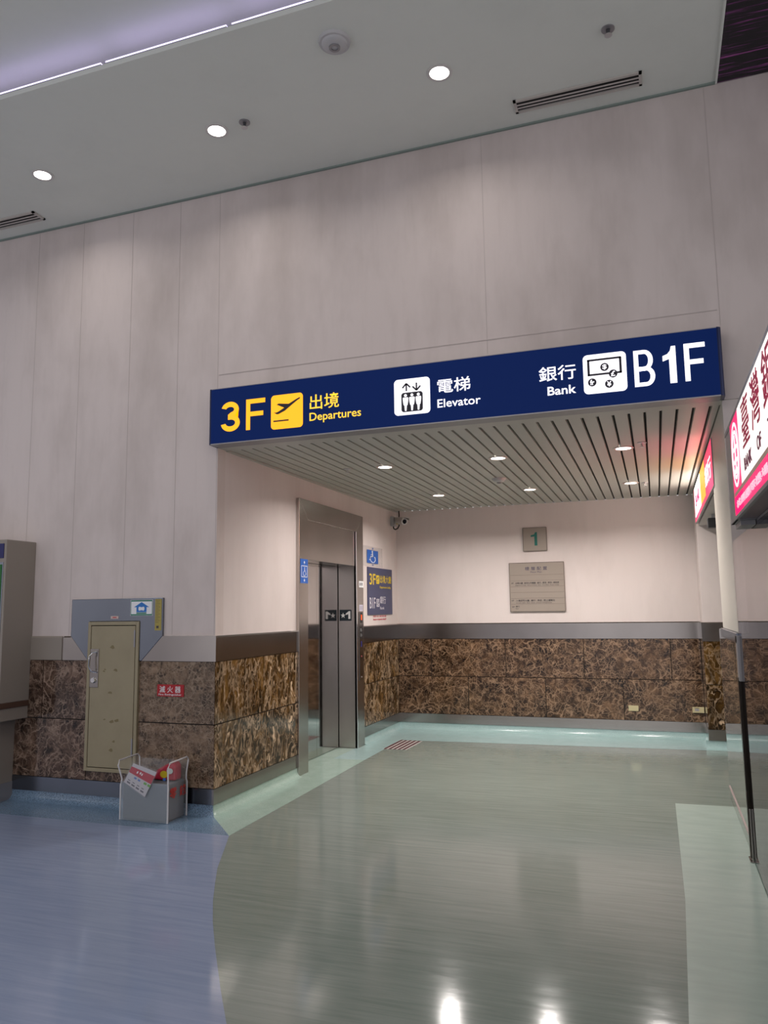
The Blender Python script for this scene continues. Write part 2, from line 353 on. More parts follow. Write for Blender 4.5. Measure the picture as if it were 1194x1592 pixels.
# steel bases with coved vinyl below
def cprof(r=.055): return [(0, SB), (.012, SB)] + [(.012 + r - r * math.cos(a), SB * .75 - SB * .72 * math.sin(a)) for a in [PI / 2 * k / 6 for k in range(1, 7)]] + [(.075, .0015), (0, .0015)]
sp = [(0, SB), (.017, SB), (.017, ST), (0, ST)]
b = MB(); runx(b, 0, 1, -3.4, .0, sp); struct(b.build('baseboard_main', M['steel_dull']))
def fan(b, cx, cy, a0, a1, n=6):
    pr = cprof(); pr = pr[:-1]
    rows = [[(cx + t * math.cos(math.radians(a0 + (a1 - a0) * k / n)), cy + t * math.sin(math.radians(a0 + (a1 - a0) * k / n)), z) for t, z in pr] for k in range(n + 1)]
    m_ = len(pr); b.add([p for r in rows for p in r], [(k * m_ + i, k * m_ + i + 1, (k + 1) * m_ + i + 1, (k + 1) * m_ + i) for k in range(n) for i in range(m_ - 1)])
def cove(name, segs, m, parent, fans=()):
    b = MB()
    for q in fans: fan(b, *q)
    for ax, pl, s, a0, a1 in segs: (runx if ax == 'y' else runy)(b, pl, s, a0, a1, cprof())
    return b.build(name, m, parent, smooth=True)
bb = bpy.data.objects['baseboard_main']; cove('cove', [('y', 0, 1, -3.4, 0.0)], M['floor_bluespeck'], bb, [(0, 0, -90, -47)])
b = MB(); runy(b, 0, 1, -.017, 1.475, sp); runy(b, 0, 1, 3.26, D, sp); bb = struct(b.build('baseboard_left', M['steel']))
cove('cove', [('x', 0, 1, 0.0, 1.475)], M['floor_mint'], bb, [(0, 0, -47, 0)]); cove('cove', [('x', 0, 1, 3.26, D)], M['floor_aqua'], bb)
b = MB(); runx(b, D, 1, 0, XR, sp); runx(b, YP, 1, XR - .017, 5.4, sp); b.box(XR - .017, XR, YP, D, SB, ST); bb = struct(b.build('baseboard_back', M['steel']))
cove('cove', [('y', D, 1, 0, XR), ('y', YP, 1, XR - .05, 5.4), ('x', XR, -1, YP, D)], M['floor_aqua'], bb)

# ------------------------------------------------------------------ elevator doorway (part of the building)
dr = bpy.data.objects.new('door_1', None); COL.objects.link(dr); dr.location = (0, 2.36, 0); struct(dr)
YA, YB, yi, yj, ZT, ZI, ZH = 1.475, 3.25, 1.685, 3.03, 2.712, 2.508, 2.10
fx = .035
b = MB()   # flat face mitred at the corners, with a thin lip
b.prism([(0, YA, 0), (0, YA, ZT), (0, yi, ZI), (0, yi, 0)], (fx, 0, 0)); b.prism([(0, YB, 0), (0, YB, ZT), (0, yj, ZI), (0, yj, 0)], (fx, 0, 0))
b.prism([(0, YA, ZT), (0, YB, ZT), (0, yj, ZI), (0, yi, ZI)], (fx, 0, 0)); b.build('door_frame', M['steel_v'], dr, bevel=.003)
b = MB(); b.box(-.27, fx - .001, yi - .012, yi, 0, ZH); b.box(-.27, fx - .001, yj, yj + .012, 0, ZI); b.build('reveal', M['steel_v'], dr)
b = MB(); b.box(fx - .004, fx + .004, yj - .016, yj + .006, 0, ZI); b.build('lip', M['chrome'], dr, bevel=.002)
b = MB(); b.box(-.30, .022, yi, yj, ZH, ZI); b.build('transom', M['steel_v'], dr, bevel=.002)
ym = 2.416
b = MB(); b.box(-.245, -.205, yi - .0, ym - .0015, .008, ZH - .003); b.build('door_panel', M['steel_door'], dr)
b = MB(); b.box(-.245, -.205, ym + .0015, yj - .018, .008, ZH - .003); b.build('door_panel', M['steel_door'], dr)
b = MB(); b.box(-.30, -.25, yi - .1, yj + .1, 0, ZH + .05); b.build('shaft_backing', M['gap'], dr)

# ------------------------------------------------------------------ overhead blue sign
SY = -.14
T = thing('overhead_sign', 'long dark blue lit direction sign above the lobby opening reading 3F Departures, Elevator, Bank B1F', 'sign', (1.93, 0, 2.93))
m_blue = mat('sign_blue', (.0, .009, .07), .5, emit=(.0, .02, .14), es=.30, spec=.15); m_rim = mat('sign_rim_blue', (.006, .014, .07), .18, .2)
b = MB(); b.box(.02, 3.835, SY, 0, 2.936, 3.388); b.build('sign_body', m_blue, T)
b = MB()
for x0, s in ((.02, -1), (3.835, 1)):
    b = MB()
    pr = [(x0, 0), (x0, SY)] + [(x0 + s * .028 * math.sin(a), SY + .028 * (1 - math.cos(a))) for a in [PI / 2 * k / 5 for k in range(1, 6)]] + [(x0 + s * .028, 0)]
    b.prism([(x, y, 2.932) for x, y in pr], (0, 0, .462)); b.build('end_cap', m_rim, T, smooth=True)
b = MB(); b.box(.02, 3.835, SY - .002, -.005, 2.928, 2.936); b.box(.02, 3.835, SY - .002, 0, 3.388, 3.393); b.build('edge_trim', M['grey_metal'], T)
m_y = mat('lit_yellow', (.9, .45, .02), .4, emit=(1.0, .39, .0), es=.95); m_w = mat('lit_white', (.9, .9, .9), .4, emit=(.95, .92, 1.0), es=1.15)
m_y2 = mat('lit_light_yellow', (.9, .6, .1), .4, emit=(1.0, .55, .0), es=.95); m_pd = mat('pictogram_dark', (.02, .018, .028), .6)
S = Plane((0, SY, 0), (1, 0, 0), (0, 0, 1), (0, -1, 0))
def glyph(pl, kind, u0, u1, v0, v1, wd, m, T):
    f = lambda a, c: (u0 + a * (u1 - u0), v0 + c * (v1 - v0)); W = u1 - u0; H = v1 - v0; b = MB(); q = wd / W; h = wd / H
    if kind == 'F': flat(b, pl, [f(0, 0), f(q, 0), f(q, .44), f(.9, .44), f(.9, .44 + h), f(q, .44 + h), f(q, 1 - h), f(1, 1 - h), f(1, 1), f(0, 1)], .0005)
    elif kind == '3':
        o = arc(.47, .735, .47, 165, -68, 16, .265); i = arc(.47, .735, .47 - q, 165, -75, 14, .265 - h); i.reverse()
        o2 = arc(.49, .285, .51, 62, -172, 18, .285); i2 = arc(.49, .285, .51 - q, 78, -172, 16, .285 - h); i2.reverse()
        flat(b, pl, [f(*p) for p in o + o2 + i2 + [(.36, .285 + .285 - h), (.36, .57 - h * .02)] + i], .0005)
    elif kind == 'B':
        h *= .9
        for c0, c1, rx in ((0, .535, 1.0), (.535 - h, 1, .93)):
            ry = (c1 - c0) / 2; cy = (c0 + c1) / 2; ex = rx - .42
            flat(b, pl, [f(*p) for p in [(q, c0)] + arc(ex, cy, .42, -90, 90, 14, ry) + [(q, c1), (q, c1 - h)] + list(reversed(arc(ex, cy, .42 - q, -90, 90, 14, ry - h))) + [(q, c0 + h)]], .0005)
        flat(b, pl, [f(0, 0), f(q, 0), f(q, 1), f(0, 1)], .0005)
    return b.build('level_text', m, T)
glyph(S, '3', .117, .287, 3.024, 3.27, .042, m_y, T)
glyph(S, 'F', .344, .515, 3.021, 3.272, .037, m_y, T)
text(S, '出境', 'chinese_text', m_y2, T, .905, 1.151, 3.130, 3.25, bold=.006)
text(S, 'Departures', 'english_text', m_y2, T, .903, 1.332, 3.043, 3.106, 'D', bold=.007)
text(S, '電梯', 'chinese_text', m_w, T, 1.935, 2.182, 3.150, 3.255, bold=.006)
text(S, 'Elevator', 'english_text', m_w, T, 1.933, 2.254, 3.043, 3.104, 'E', bold=.006)
text(S, '銀行', 'chinese_text', m_w, T, 2.674, 2.928, 3.150, 3.256, bold=.006)
text(S, 'Bank', 'english_text', m_w, T, 2.730, 2.924, 3.048, 3.109, 'B', bold=.014)
glyph(S, 'B', 3.31, 3.442, 3.044, 3.295, .030, m_w, T)
flat(MB(), S, [(3.534, 3.046), (3.577, 3.046), (3.577, 3.299), (3.550, 3.299), (3.542, 3.268), (3.525, 3.248), (3.494, 3.236), (3.494, 3.200), (3.534, 3.213)], .0005).build('level_text', m_w, T)
glyph(S, 'F', 3.628, 3.758, 3.048, 3.303, .032, m_w, T)
def pict_plane(pl, u0, u1, v0, v1, m, md, T, lift=.0005):
    f = lambda a, c: (u0 + a * (u1 - u0), v0 + c * (v1 - v0)); W = u1 - u0
    p = flat(MB(), pl, rrect(u0, u1, v0, v1, W * .11), lift).build('departures_pictogram', m, T)
    b = MB()
    flat(b, pl, [f(.09, .50), f(.17, .49), f(.25, .52), f(.42, .61), f(.18, .72), f(.24, .75), f(.56, .71), f(.80, .83), f(.90, .87), f(.92, .84), f(.80, .77), f(.58, .62), f(.44, .52), f(.24, .44), f(.18, .44)], lift + .0021, .001)
    flat(b, pl, [f(.08, .22), f(.56, .22), f(.56, .26), f(.08, .26)], lift + .0021, .001)
    b.build('airplane_glyph', md, p)
pict_plane(S, .568, .846, 3.003, 3.279, m_y, m_pd, T)
u0, u1, v0, v1 = 1.60, 1.878, 3.013, 3.287; f = lambda a, c: (u0 + a * (u1 - u0), v0 + c * (v1 - v0))
p = flat(MB(), S, rrect(u0, u1, v0, v1, .03), .0005).build('elevator_pictogram', m_w, T)
b = MB(); a0, c0 = f(.20, .08); a1, c1 = f(.80, .62); flat(b, S, rrect(a0, a1, c0, c1, .02), .0026, .001)
for cx, s in ((.345, 1), (.63, -1)):
    stroke(b, S, [f(cx, .66), f(cx, .87)], .012, .0026, .001)
    tip = .875 if s > 0 else .655; stroke(b, S, [f(cx - .11, tip - s * .12), f(cx, tip), f(cx + .11, tip - s * .12)], .012, .0026, .001)
b.build('cabin_glyph', m_pd, p)
b = MB()
for cx in (.32, .5, .68):
    flat(b, S, [(f(cx, .54)[0] + .011 * math.cos(k), f(cx, .54)[1] + .011 * math.sin(k)) for k in [2 * PI * i / 12 for i in range(12)]], .004, .001)
    flat(b, S, [f(cx - .078, .465), f(cx - .06, .485), f(cx + .06, .485), f(cx + .078, .465), f(cx + .066, .34), f(cx + .052, .27), f(cx - .052, .27), f(cx - .066, .34)], .004, .001)
    flat(b, S, [f(cx - .034, .27), f(cx + .034, .27), f(cx + .020, .11), f(cx - .020, .11)], .004, .001)
b.build('passenger_glyph', m_w, p)
def pict_bank(pl, u0, u1, v0, v1, m, md, T, lift=.0005, sym=True):
    W = u1 - u0; H = v1 - v0; f = lambda a, c: (u0 + a * W, v0 + c * H)
    p = flat(MB(), pl, rrect(u0, u1, v0, v1, W * .11), lift).build('bank_pictogram', m, T)
    b = MB(); L = lift + .0021
    flat(b, pl, [f(.10, .46), f(.10, .86), f(.155, .86), f(.155, .46)], L, .001); flat(b, pl, [f(.84, .46), f(.84, .86), f(.895, .86), f(.895, .46)], L, .001)
    flat(b, pl, [f(.10, .83), f(.89, .83), f(.89, .88), f(.10, .88)], L, .001); flat(b, pl, [f(.10, .455), f(.89, .455), f(.89, .505), f(.10, .505)], L, .001)
    for cx, cy, r in ((.50, .65, .10), (.69, .46, .10), (.20, .29, .10), (.59, .21, .10)):
        flat(b, pl, [(f(cx, cy)[0] + W * r * math.cos(k), f(cx, cy)[1] + W * r * math.sin(k)) for k in [2 * PI * i / 20 for i in range(20)]], L + .0002, .001)
    b.build('banknote_glyph', md, p)
    if sym:
        for s, cx, cy in (('$', .50, .65), ('£', .69, .46), ('fr', .20, .29), ('¥', .59, .21)):
            a, c = f(cx, cy); text(pl, s, 'currency_glyph', m, p, a - W * .05, a + W * .05, c - W * .065, c + W * .065, bold=.02, d=.001, lift=lift + .0036)
pict_bank(S, 2.977, 3.262, 3.028, 3.304, m_w, m_pd, T)

# ------------------------------------------------------------------ downlights, sprinklers, detectors, vents
m_lamp = mat('lamp_lit', (1, 1, 1), .4, emit=(1, .95, .88), es=6); m_ring = mat('lamp_ring', (.62, .52, .47), .4); m_ringw = mat('lamp_ring_white', (.62, .60, .57), .4)
def downlight(x, y, z, r, label, group, power, col, ring, tilt=None):
    t = thing('downlight', label, 'ceiling light', (x, y, z), group)
    MB().ring((x, y, z - .006), (0, 0, 1), r * .76, r, .006).build('trim_ring', ring, t)
    MB().cyl((x, y, z - .003), (0, 0, 1), r * .76, .003, seg=28).build('lamp_lens', m_lamp, t)
    a = area('downlight_lamp', (x, y, z - .012), (0, 0, 0), r * 1.4, r * 1.4, power, col, 'DISK', math.radians(150)); par(a, t)
WL = (1, .93, .89)
FR = [(.99, 'nearest the left wall'), (2.08, 'in the middle'), (3.17, 'beside the small lit sign')]
for k, (x, s) in enumerate(FR):
    downlight(x, 1.37, ZC, .085, 'round downlight in the front row of the slatted ceiling, ' + s, 'downlights in the slatted lobby ceiling', 23, WL, m_ring)
for x, s in ((.97, 'nearest the security camera'), (2.06, 'in the middle'), (3.17, 'nearest the small lit sign')):
    downlight(x, 3.36, ZC, .085, 'round downlight in the back row of the slatted ceiling, ' + s, 'downlights in the slatted lobby ceiling', 23, WL, m_ring)
for x, y, s in ((2.172, -.777, 'nearest the long air vent'), (.422, -.759, 'beside a sprinkler'), (-1.244, -.753, 'leftmost of the three')):
    downlight(x, y, ZM, .088, 'round white downlight in the high hall ceiling, ' + s, 'downlights in the high hall ceiling', 5, (1, .93, .88), m_ringw)
def sprinkler(x, y, z, label, group, s=1):
    t = thing('sprinkler', label, 'sprinkler', (x, y, z), group)
    MB().ring((x, y, z - .006), (0, 0, 1), .012 * s, .036 * s, .006, 20).build('escutcheon', M['grey_metal'] if s > 1 else M['alu'], t)
    b = MB(); b.cyl((x, y, z - .035 * s), (0, 0, 1), .010 * s, .035 * s, seg=10); b.build('head', M['dkgrey'] if s > 1 else M['chrome'], t)
    MB().cyl((x, y, z - .040 * s), (0, 0, 1), .021 * s, .003, seg=14).build('deflector', M['alu'], t)
for x, y, s in ((.621, 1.324, 'left of the front row of downlights'), (.621, 3.556, 'near the security camera'), (3.325, 1.197, 'beside the orange-ringed downlight'), (3.32, 3.395, 'beside the back right downlight')):
    sprinkler(x, y, ZC, 'small metal sprinkler in the slatted lobby ceiling ' + s, 'sprinklers in the slatted ceiling')
sprinkler(3.276, -.787, ZM, 'dark sprinkler in the high ceiling above the long air vent', 'sprinklers in the high ceiling', 1.15)
sprinkler(.668, -.773, ZM, 'dark sprinkler in the high ceiling beside the middle downlight', 'sprinklers in the high ceiling', 1.15)
m_det = mat('detector_plastic', (.50, .49, .49), .45)
def detector(x, y, z, r, label):
    t = thing('smoke_detector', label, 'smoke detector', (x, y, z))
    MB().cyl((x, y, z - .02), (0, 0, 1), r * .94, .02, r, 32).build('base', m_det, t, smooth=True)
    MB().dome((x, y, z - .02), (0, 0, -1), r * .8, .025).build('cover', m_det, t, smooth=True)
    MB().ring((x, y, z - .052), (0, 0, 1), r * .2, r * .34, .012, 20).build('sensor', M['grey_metal'], t)
detector(1.619, -1.293, ZM, .105, 'round pale detector on the high hall ceiling near the purple light strip')
detector(1.875, 2.479, ZC, .075, 'flat round white detector in the middle of the slatted lobby ceiling')
def vent(x0, x1, y0, y1, z, label):
    t = thing('air_vent', label, 'air vent', ((x0 + x1) / 2, (y0 + y1) / 2, z), 'linear air vents')
    b = MB(); w_ = .02; b.box(x0, x1, y0, y0 + w_, z - .014, z); b.box(x0, x1, y1 - w_, y1, z - .014, z); b.box(x0, x0 + w_, y0, y1, z - .014, z); b.box(x1 - w_, x1, y0, y1, z - .014, z)
    b.build('frame', mat('vent_frame', (.50, .46, .42), .5), t)
    MB().box(x0 + w_, x1 - w_, y0 + w_, y1 - w_, z - .0015, z).build('duct_opening', M['black'], t)
    h = (y1 - y0 - 2 * w_)
    for k in range(2):
        yy = y0 + w_ + h * (k + 1) / 3
        MB().box(x0 + w_, x1 - w_, yy - .0065, yy + .0065, z - .013, z - .010).build('blade', mat('vent_blade', (.55, .50, .47), .5), t)
vent(2.59, 3.47, -.315, -.17, ZM, 'long three-slot air vent in the high ceiling, above the word Bank on the sign')
vent(-2.66, -1.75, -.33, -.18, ZM, 'three-slot air vent in the high ceiling at the left edge, cut by the photo edge')

# LED cove
m_led = mat('led_lit', (.8, .75, 1), .4, emit=(.70, .60, 1.0), es=2.2)
for k, (x0, x1, s) in enumerate(((-4.6, -1.75, 'leftmost'), (-1.70, .045, 'second from the left'), (.075, 1.01, 'third from the left'), (1.04, 2.6, 'rightmost, near the round detector'))):
    t = thing('led_strip', 'glowing violet-white light strip along the raised ceiling edge, ' + s, 'light strip', ((x0 + x1) / 2, -1.58, ZM + .035), 'light strips along the ceiling edge')
    MB().box(x0, x1, -1.598, -1.55, ZM + .035, ZM + .045).build('channel', M['alu'], t)
    MB().box(x0 + .005, x1 - .005, -1.596, -1.56, ZM + .045, ZM + .058).build('diffuser', m_led, t)
    a = area('led_lamp', ((x0 + x1) / 2, -1.57, ZM + .075), (math.radians(180 - 10), 0, 0), x1 - x0 - .06, .03, .13 * (x1 - x0), (.60, .45, 1.0)); par(a, t)
# dark display ceiling
m = mat('display_surface', (.004, .003, .008), .25); t_ = NT(m)
n = t_.noise(t_.coords((.6, 14, 1)), 3, 5, .7); t_.l(t_.ramp(n.outputs[0], [(.52, (0, 0, 0)), (.60, (.10, .015, .09)), (.70, (.22, .05, .16))]), t_.b.inputs['Emission Color']); t_.b.inputs['Emission Strength'].default_value = .5
T = thing('ceiling_display', 'black overhead display panel with faint purple streaks in the top right corner', 'display', (5.9, -2.0, ZM))
MB().box(3.962, 7.9, -4.0, -.01, ZM - .01, ZM + .04).build('screen', m, T); MB().box(3.95, 3.962, -4.0, -.01, ZM - .015, ZM + .04).build('edge_frame', M['ceil'], T)

# ------------------------------------------------------------------ signs on the back wall
Bk = Plane((0, D, 0), (1, 0, 0), (0, 0, 1), (0, -1, 0))
m_plate = mat('taupe_plate', (.30, .255, .215), .35); m_green = mat('teal_green', (.0, .12, .095), .4); m_ink = mat('dark_ink', (.05, .045, .05), .6); m_inkp = mat('violet_grey_ink', (.10, .085, .12), .6)
T = thing('floor_number_sign', 'square taupe wall plate with a green number 1', 'sign', (1.912, D, 2.47))
MB().box(1.76, 2.065, D - .018, D, 2.317, 2.62).build('plate', m_plate, T, bevel=.002)
b = MB(); e = Plane((0, D - .018, 0), (1, 0, 0), (0, 0, 1), (0, -1, 0))
for a in ([(1.76, 2.317), (1.76, 2.62)], [(1.76, 2.62), (2.065, 2.62)], [(2.065, 2.62), (2.065, 2.317)], [(2.065, 2.317), (1.76, 2.317)]): stroke(b, e, a, .008, 0, .002)
b.build('rim', mat('plate_rim', (.15, .12, .10), .4), T)
flat(MB(), e, [(1.908, 2.385), (1.944, 2.385), (1.944, 2.560), (1.920, 2.560), (1.906, 2.532), (1.862, 2.521), (1.862, 2.500), (1.908, 2.505)], .0005).build('numeral', m_green, T)
T = thing('floor_directory', 'large taupe floor directory board under the green number 1 plate', 'sign', (1.915, D, 1.85))
MB().box(1.565, 2.268, D - .018, D, 1.534, 2.164).build('board', m_plate, T, bevel=.002)
b = MB()
for a in ([(1.565, 1.534), (1.565, 2.164)], [(1.565, 2.164), (2.268, 2.164)], [(2.268, 2.164), (2.268, 1.534)], [(2.268, 1.534), (1.565, 1.534)]): stroke(b, e, a, .007, 0, .002)
for z in (2.005, 1.932, 1.855, 1.78, 1.705, 1.63): stroke(b, e, [(1.575, z), (2.26, z)], .0025, 0, .001)
b.build('rule_lines', mat('rule_brown', (.14, .11, .09), .5), T)
text(e, '樓 層 配 置', 'title_text', m_inkp, T, 1.77, 2.055, 2.065, 2.112, bold=.006, d=.001)
text(e, 'Floor Plan', 'title_text', m_inkp, T, 1.84, 1.985, 2.032, 2.052, 'F', d=.001)
text(e, '出境大廳 . 航空公司櫃檯 . 銀行 . 郵局 . 商店 . 候機室', 'row_text', m_ink, T, 1.64, 2.20, 1.888, 1.914, bold=.006, d=.001)
text(e, 'Departures Lobby . Airline Counters . Bank . Post Office . Shops . Lounge', 'row_text', m_ink, T, 1.64, 2.20, 1.868, 1.878, 'D', d=.001)
text(e, '3F', 'row_text', m_ink, T, 1.585, 1.615, 1.892, 1.912, bold=.01, d=.001)
text(e, '入境迎客大廳 . 銀行 . 商店 . 陸上運輸站', 'row_text', m_ink, T, 1.64, 2.14, 1.662, 1.688, bold=.006, d=.001)
text(e, 'Arrivals Lobby . Bank . Shops . Ground Transportation', 'row_text', m_ink, T, 1.64, 2.10, 1.642, 1.652, 'A', d=.001)
text(e, '1F', 'row_text', m_ink, T, 1.585, 1.612, 1.666, 1.686, bold=.01, d=.001)
text(e, 'B1F', 'row_text', m_ink, T, 1.590, 1.618, 1.585, 1.605, bold=.01, d=.001)
text(e, '銀行', 'row_text', m_ink, T, 1.635, 1.685, 1.588, 1.610, bold=.006, d=.001)
text(e, 'Bank', 'row_text', m_ink, T, 1.635, 1.672, 1.566, 1.578, 'B', d=.001)
m_ivory = mat('ivory_plastic', (.55, .48, .28), .4)
T = thing('wall_plate', 'blank ivory cover plate low on the marble back wall', 'wall plate', (3.03, D - .014, .345))
MB().box(2.972, 3.088, D - .024, D - .014, .313, .379).build('cover', m_ivory, T, bevel=.003)
[MB().cyl((x, D - .0245, .346), (0, -1, 0), .003, .001, seg=8).build('screw', M['alu'], T) for x in (2.985, 3.075)]
T = thing('power_outlet', 'ivory power outlet plate low on the marble beside the pilaster', 'power outlet', (3.76, D - .014, .345))
MB().box(3.700, 3.832, D - .026, D - .014, .313, .381).build('cover', m_ivory, T, bevel=.003)
MB().box(3.728, 3.772, D - .029, D - .026, .335, .362).build('socket', mat('socket_grey', (.35, .34, .36), .4), T)
b = MB(); b.box(3.735, 3.738, D - .030, D - .029, .343, .355); b.box(3.755, 3.758, D - .030, D - .029, .343, .355); b.box(3.725, 3.775, D - .028, D - .026, .367, .371); b.build('slot', M['black'], T)

# ------------------------------------------------------------------ signs on the left wall
L = Plane((0, 0, 0), (0, 1, 0), (0, 0, 1), (1, 0, 0))
def wheelchair(b, pl, cx, cy, s, c, d=.001, flip=1):
    g = lambda x, y: (cx + flip * x * s, cy + y * s)
    stroke(b, pl, [g(*q) for q in arc(.0, -.22, .27, 130, 395, 18)], .055 * s, c, d)
    stroke(b, pl, [g(.06, .36), g(.02, .05), g(-.02, -.02)], .08 * s, c, d); stroke(b, pl, [g(.02, .03), g(-.25, .03)], .06 * s, c, d) if False else None
    stroke(b, pl, [g(.03, .16), g(.22, .14)], .05 * s, c, d); stroke(b, pl, [g(0, 0), g(.22, 0), g(.32, -.30), g(.40, -.28)], .06 * s, c, d)
    x, y = g(.06, .42); flat(b, pl, [(x + .06 * s * math.cos(k), y + .06 * s * math.sin(k)) for k in [2 * PI * i / 12 for i in range(12)]], c, d)
m_bl = mat('accessible_blue', (.01, .10, .42), .35); m_white = mat('white_print', (.75, .75, .76), .4); m_acr = mat('clear_acrylic', (.72, .70, .70), .12, alpha=.18)
T = thing('wheelchair_sign', 'blue wheelchair symbol on a clear square plate above the blue lobby sign', 'sign', (0, 3.68, 2.25))
MB().box(.0, .008, 3.29, 4.02, 2.125, 2.375).build('acrylic_plate', m_acr, T)
e = Plane((.008, 0, 0), (0, 1, 0), (0, 0, 1), (1, 0, 0))
sq = flat(MB(), e, [(3.455, 2.165), (3.86, 2.165), (3.86, 2.33), (3.455, 2.33)], .0005, .001).build('blue_square', m_bl, T)
b = MB(); ee = Plane((.008, 3.66, 0), (0, 2.2, 0), (0, 0, 1), (1, 0, 0)); wheelchair(b, ee, 0, 2.25, .15, .002, .001, -1); b.build('wheelchair_glyph', m_white, T)
b = MB()
for z, s in ((2.35, 1), (2.145, -1)): flat(MB(), e, [(3.635, z - s * .005), (3.695, z - s * .005), (3.665, z + s * .012)], .0005, .001).build('arrow_mark', m_bl, T)
T = thing('lobby_direction_sign', 'dark blue poster-size sign on the left wall between elevator and corner, 3F and B1F', 'sign', (0, 3.93, 1.8))
m_navy = mat('navy_board', (.045, .05, .115), .4); m_yel = mat('yellow_print', (.70, .50, .01), .4); m_lil = mat('pale_print', (.55, .53, .58), .4)
MB().box(0, .012, 3.465, 4.392, 1.52, 2.115).build('board', m_navy, T, bevel=.002)
e = Plane((.012, 0, 0), (0, 1, 0), (0, 0, 1), (1, 0, 0))
text(e, '3F', 'level_text', m_yel, T, 3.52, 3.74, 1.895, 2.035, bold=.012, d=.001); pict_plane(e, 3.765, 3.875, 1.91, 2.02, m_yel, m_navy, T)
text(e, '出境大廳', 'chinese_text', m_yel, T, 3.90, 4.35, 1.925, 2.025, bold=.006, d=.001); text(e, 'Departures Lobby', 'english_text', m_yel, T, 3.90, 4.33, 1.858, 1.885, 'D', bold=.01, d=.001)
text(e, 'B1F', 'level_text', m_lil, T, 3.52, 3.73, 1.60, 1.735, bold=.008, d=.001); pict_bank(e, 3.765, 3.875, 1.62, 1.72, m_lil, m_navy, T, sym=False)
text(e, '銀行', 'chinese_text', m_lil, T, 3.90, 4.12, 1.66, 1.755, bold=.006, d=.001); text(e, 'Bank', 'english_text', m_lil, T, 3.90, 4.06, 1.587, 1.622, 'B', d=.001)
T = thing('red_notice', 'thin strip of small red lettering just under the blue lobby sign', 'sticker', (0, 3.92, 1.48))
mr = mat('red_print', (.42, .02, .04), .5); e = Plane((0, 0, 0), (0, 1, 0), (0, 0, 1), (1, 0, 0))
MB().box(0, .001, 3.66, 4.17, 1.448, 1.517).build('backing', M['wall_lit'], T)
text(e, '電梯可達三樓出境大廳', 'chinese_text', mr, T, 3.67, 4.16, 1.487, 1.513, bold=.006, d=.001, lift=.0012); text(e, 'Elevator to Departures Lobby 3F', 'english_text', mr, T, 3.67, 4.16, 1.452, 1.472, 'E', bold=.05, d=.001, lift=.0012)
# sticker on near jamb
T = thing('wheelchair_sticker', 'tall blue wheelchair sticker with arrows on the near side of the elevator frame', 'sticker', (fx, 1.59, 1.98))
MB().box(fx, fx + .003, 1.50, 1.672, 1.857, 2.10).build('backing', m_bl, T)
e = Plane((fx + .003, 0, 0), (0, 1, 0), (0, 0, 1), (1, 0, 0)); b = MB()
for a in ([(1.52, 1.92), (1.52, 2.03)], [(1.52, 2.03), (1.655, 2.03)], [(1.655, 2.03), (1.655, 1.92)], [(1.655, 1.92), (1.52, 1.92)]): stroke(b, e, a, .006, 0, .001)
ee = Plane((fx + .003, 1.588, 0), (0, 1.2, 0), (0, 0, 1), (1, 0, 0)); wheelchair(b, ee, 0, 1.975, .09, 0)
for z, s in ((2.062, 1), (1.89, -1)): flat(b, e, [(1.57, z), (1.605, z), (1.5875, z + s * .02)], 0, .001); stroke(b, e, [(1.5875, z - s * .012), (1.5875, z)], .008, 0, .001)
b.build('wheelchair_glyph', m_white, T)
# plaque on the reveal
T = thing('elevator_plaque', 'small dark plaque with a white star and number 1 inside the elevator doorway', 'sign', (-.14, yj, 1.52))
MB().box(-.185, -.035, yj - .004, yj, 1.458, 1.588).build('backing', mat('plaque_dark', (.012, .022, .03), .3), T)
e = Plane((-.185, yj - .004, 1.458), (1, 0, 0), (0, 0, 1), (0, -1, 0)); b = MB()
flat(b, e, [(.045 + (.034 if k % 2 == 0 else .013) * math.sin(k * PI / 5), .062 + (.034 if k % 2 == 0 else .013) * math.cos(k * PI / 5)) for k in range(10)], .0003, .001)
flat(b, e, [(.112, .022), (.138, .022), (.138, .112), (.118, .112), (.080, .085), (.080, .068), (.112, .078)], .0003, .001)
b.build('glyph', m_white, T)
# call panel
T = thing('elevator_call_panel', 'narrow steel call panel with red digit display on the far elevator jamb', 'control panel', (fx, 3.15, 1.15))
MB().box(fx, fx + .008, 3.085, 3.205, .76, 1.56).build('panel', M['steel'], T, bevel=.002)
MB().box(fx + .008, fx + .010, 3.105, 3.185, 1.43, 1.555).build('display', M['black'], T)
b = MB(); e = Plane((fx + .010, 0, 0), (0, 1, 0), (0, 0, 1), (1, 0, 0)); flat(b, e, [(3.135, 1.465), (3.160, 1.465), (3.160, 1.525), (3.135, 1.525)], 0, .001); b.build('digit', mat('red_digit', (.5, .02, .0), .4, emit=(1, .09, .01), es=1.6), T)
for z in (1.345, 1.285):
    MB().ring((fx + .008, 3.145, z), (1, 0, 0), .013, .022, .005, 20).build('call_button', M['chrome'], T)
MB().box(fx + .008, fx + .0095, 3.130, 3.160, 1.15, 1.215).build('blue_mark', mat('blue_mark', (.02, .02, .16), .4), T)
MB().cyl((fx + .008, 3.145, 1.04), (1, 0, 0), .010, .004, seg=14).build('red_lamp', mat('red_lamp', (.30, .06, .06), .4), T)
MB().cyl((fx + .008, 3.145, .80), (1, 0, 0), .008, .003, seg=14).build('key_lock', M['alu'], T)
T = thing('notice_sticker', 'small white sticker with black figures on the far elevator jamb', 'sticker', (fx, 3.17, 1.88)); MB().box(fx, fx + .002, 3.10, 3.245, 1.850, 1.925).build('paper', m_white, T)
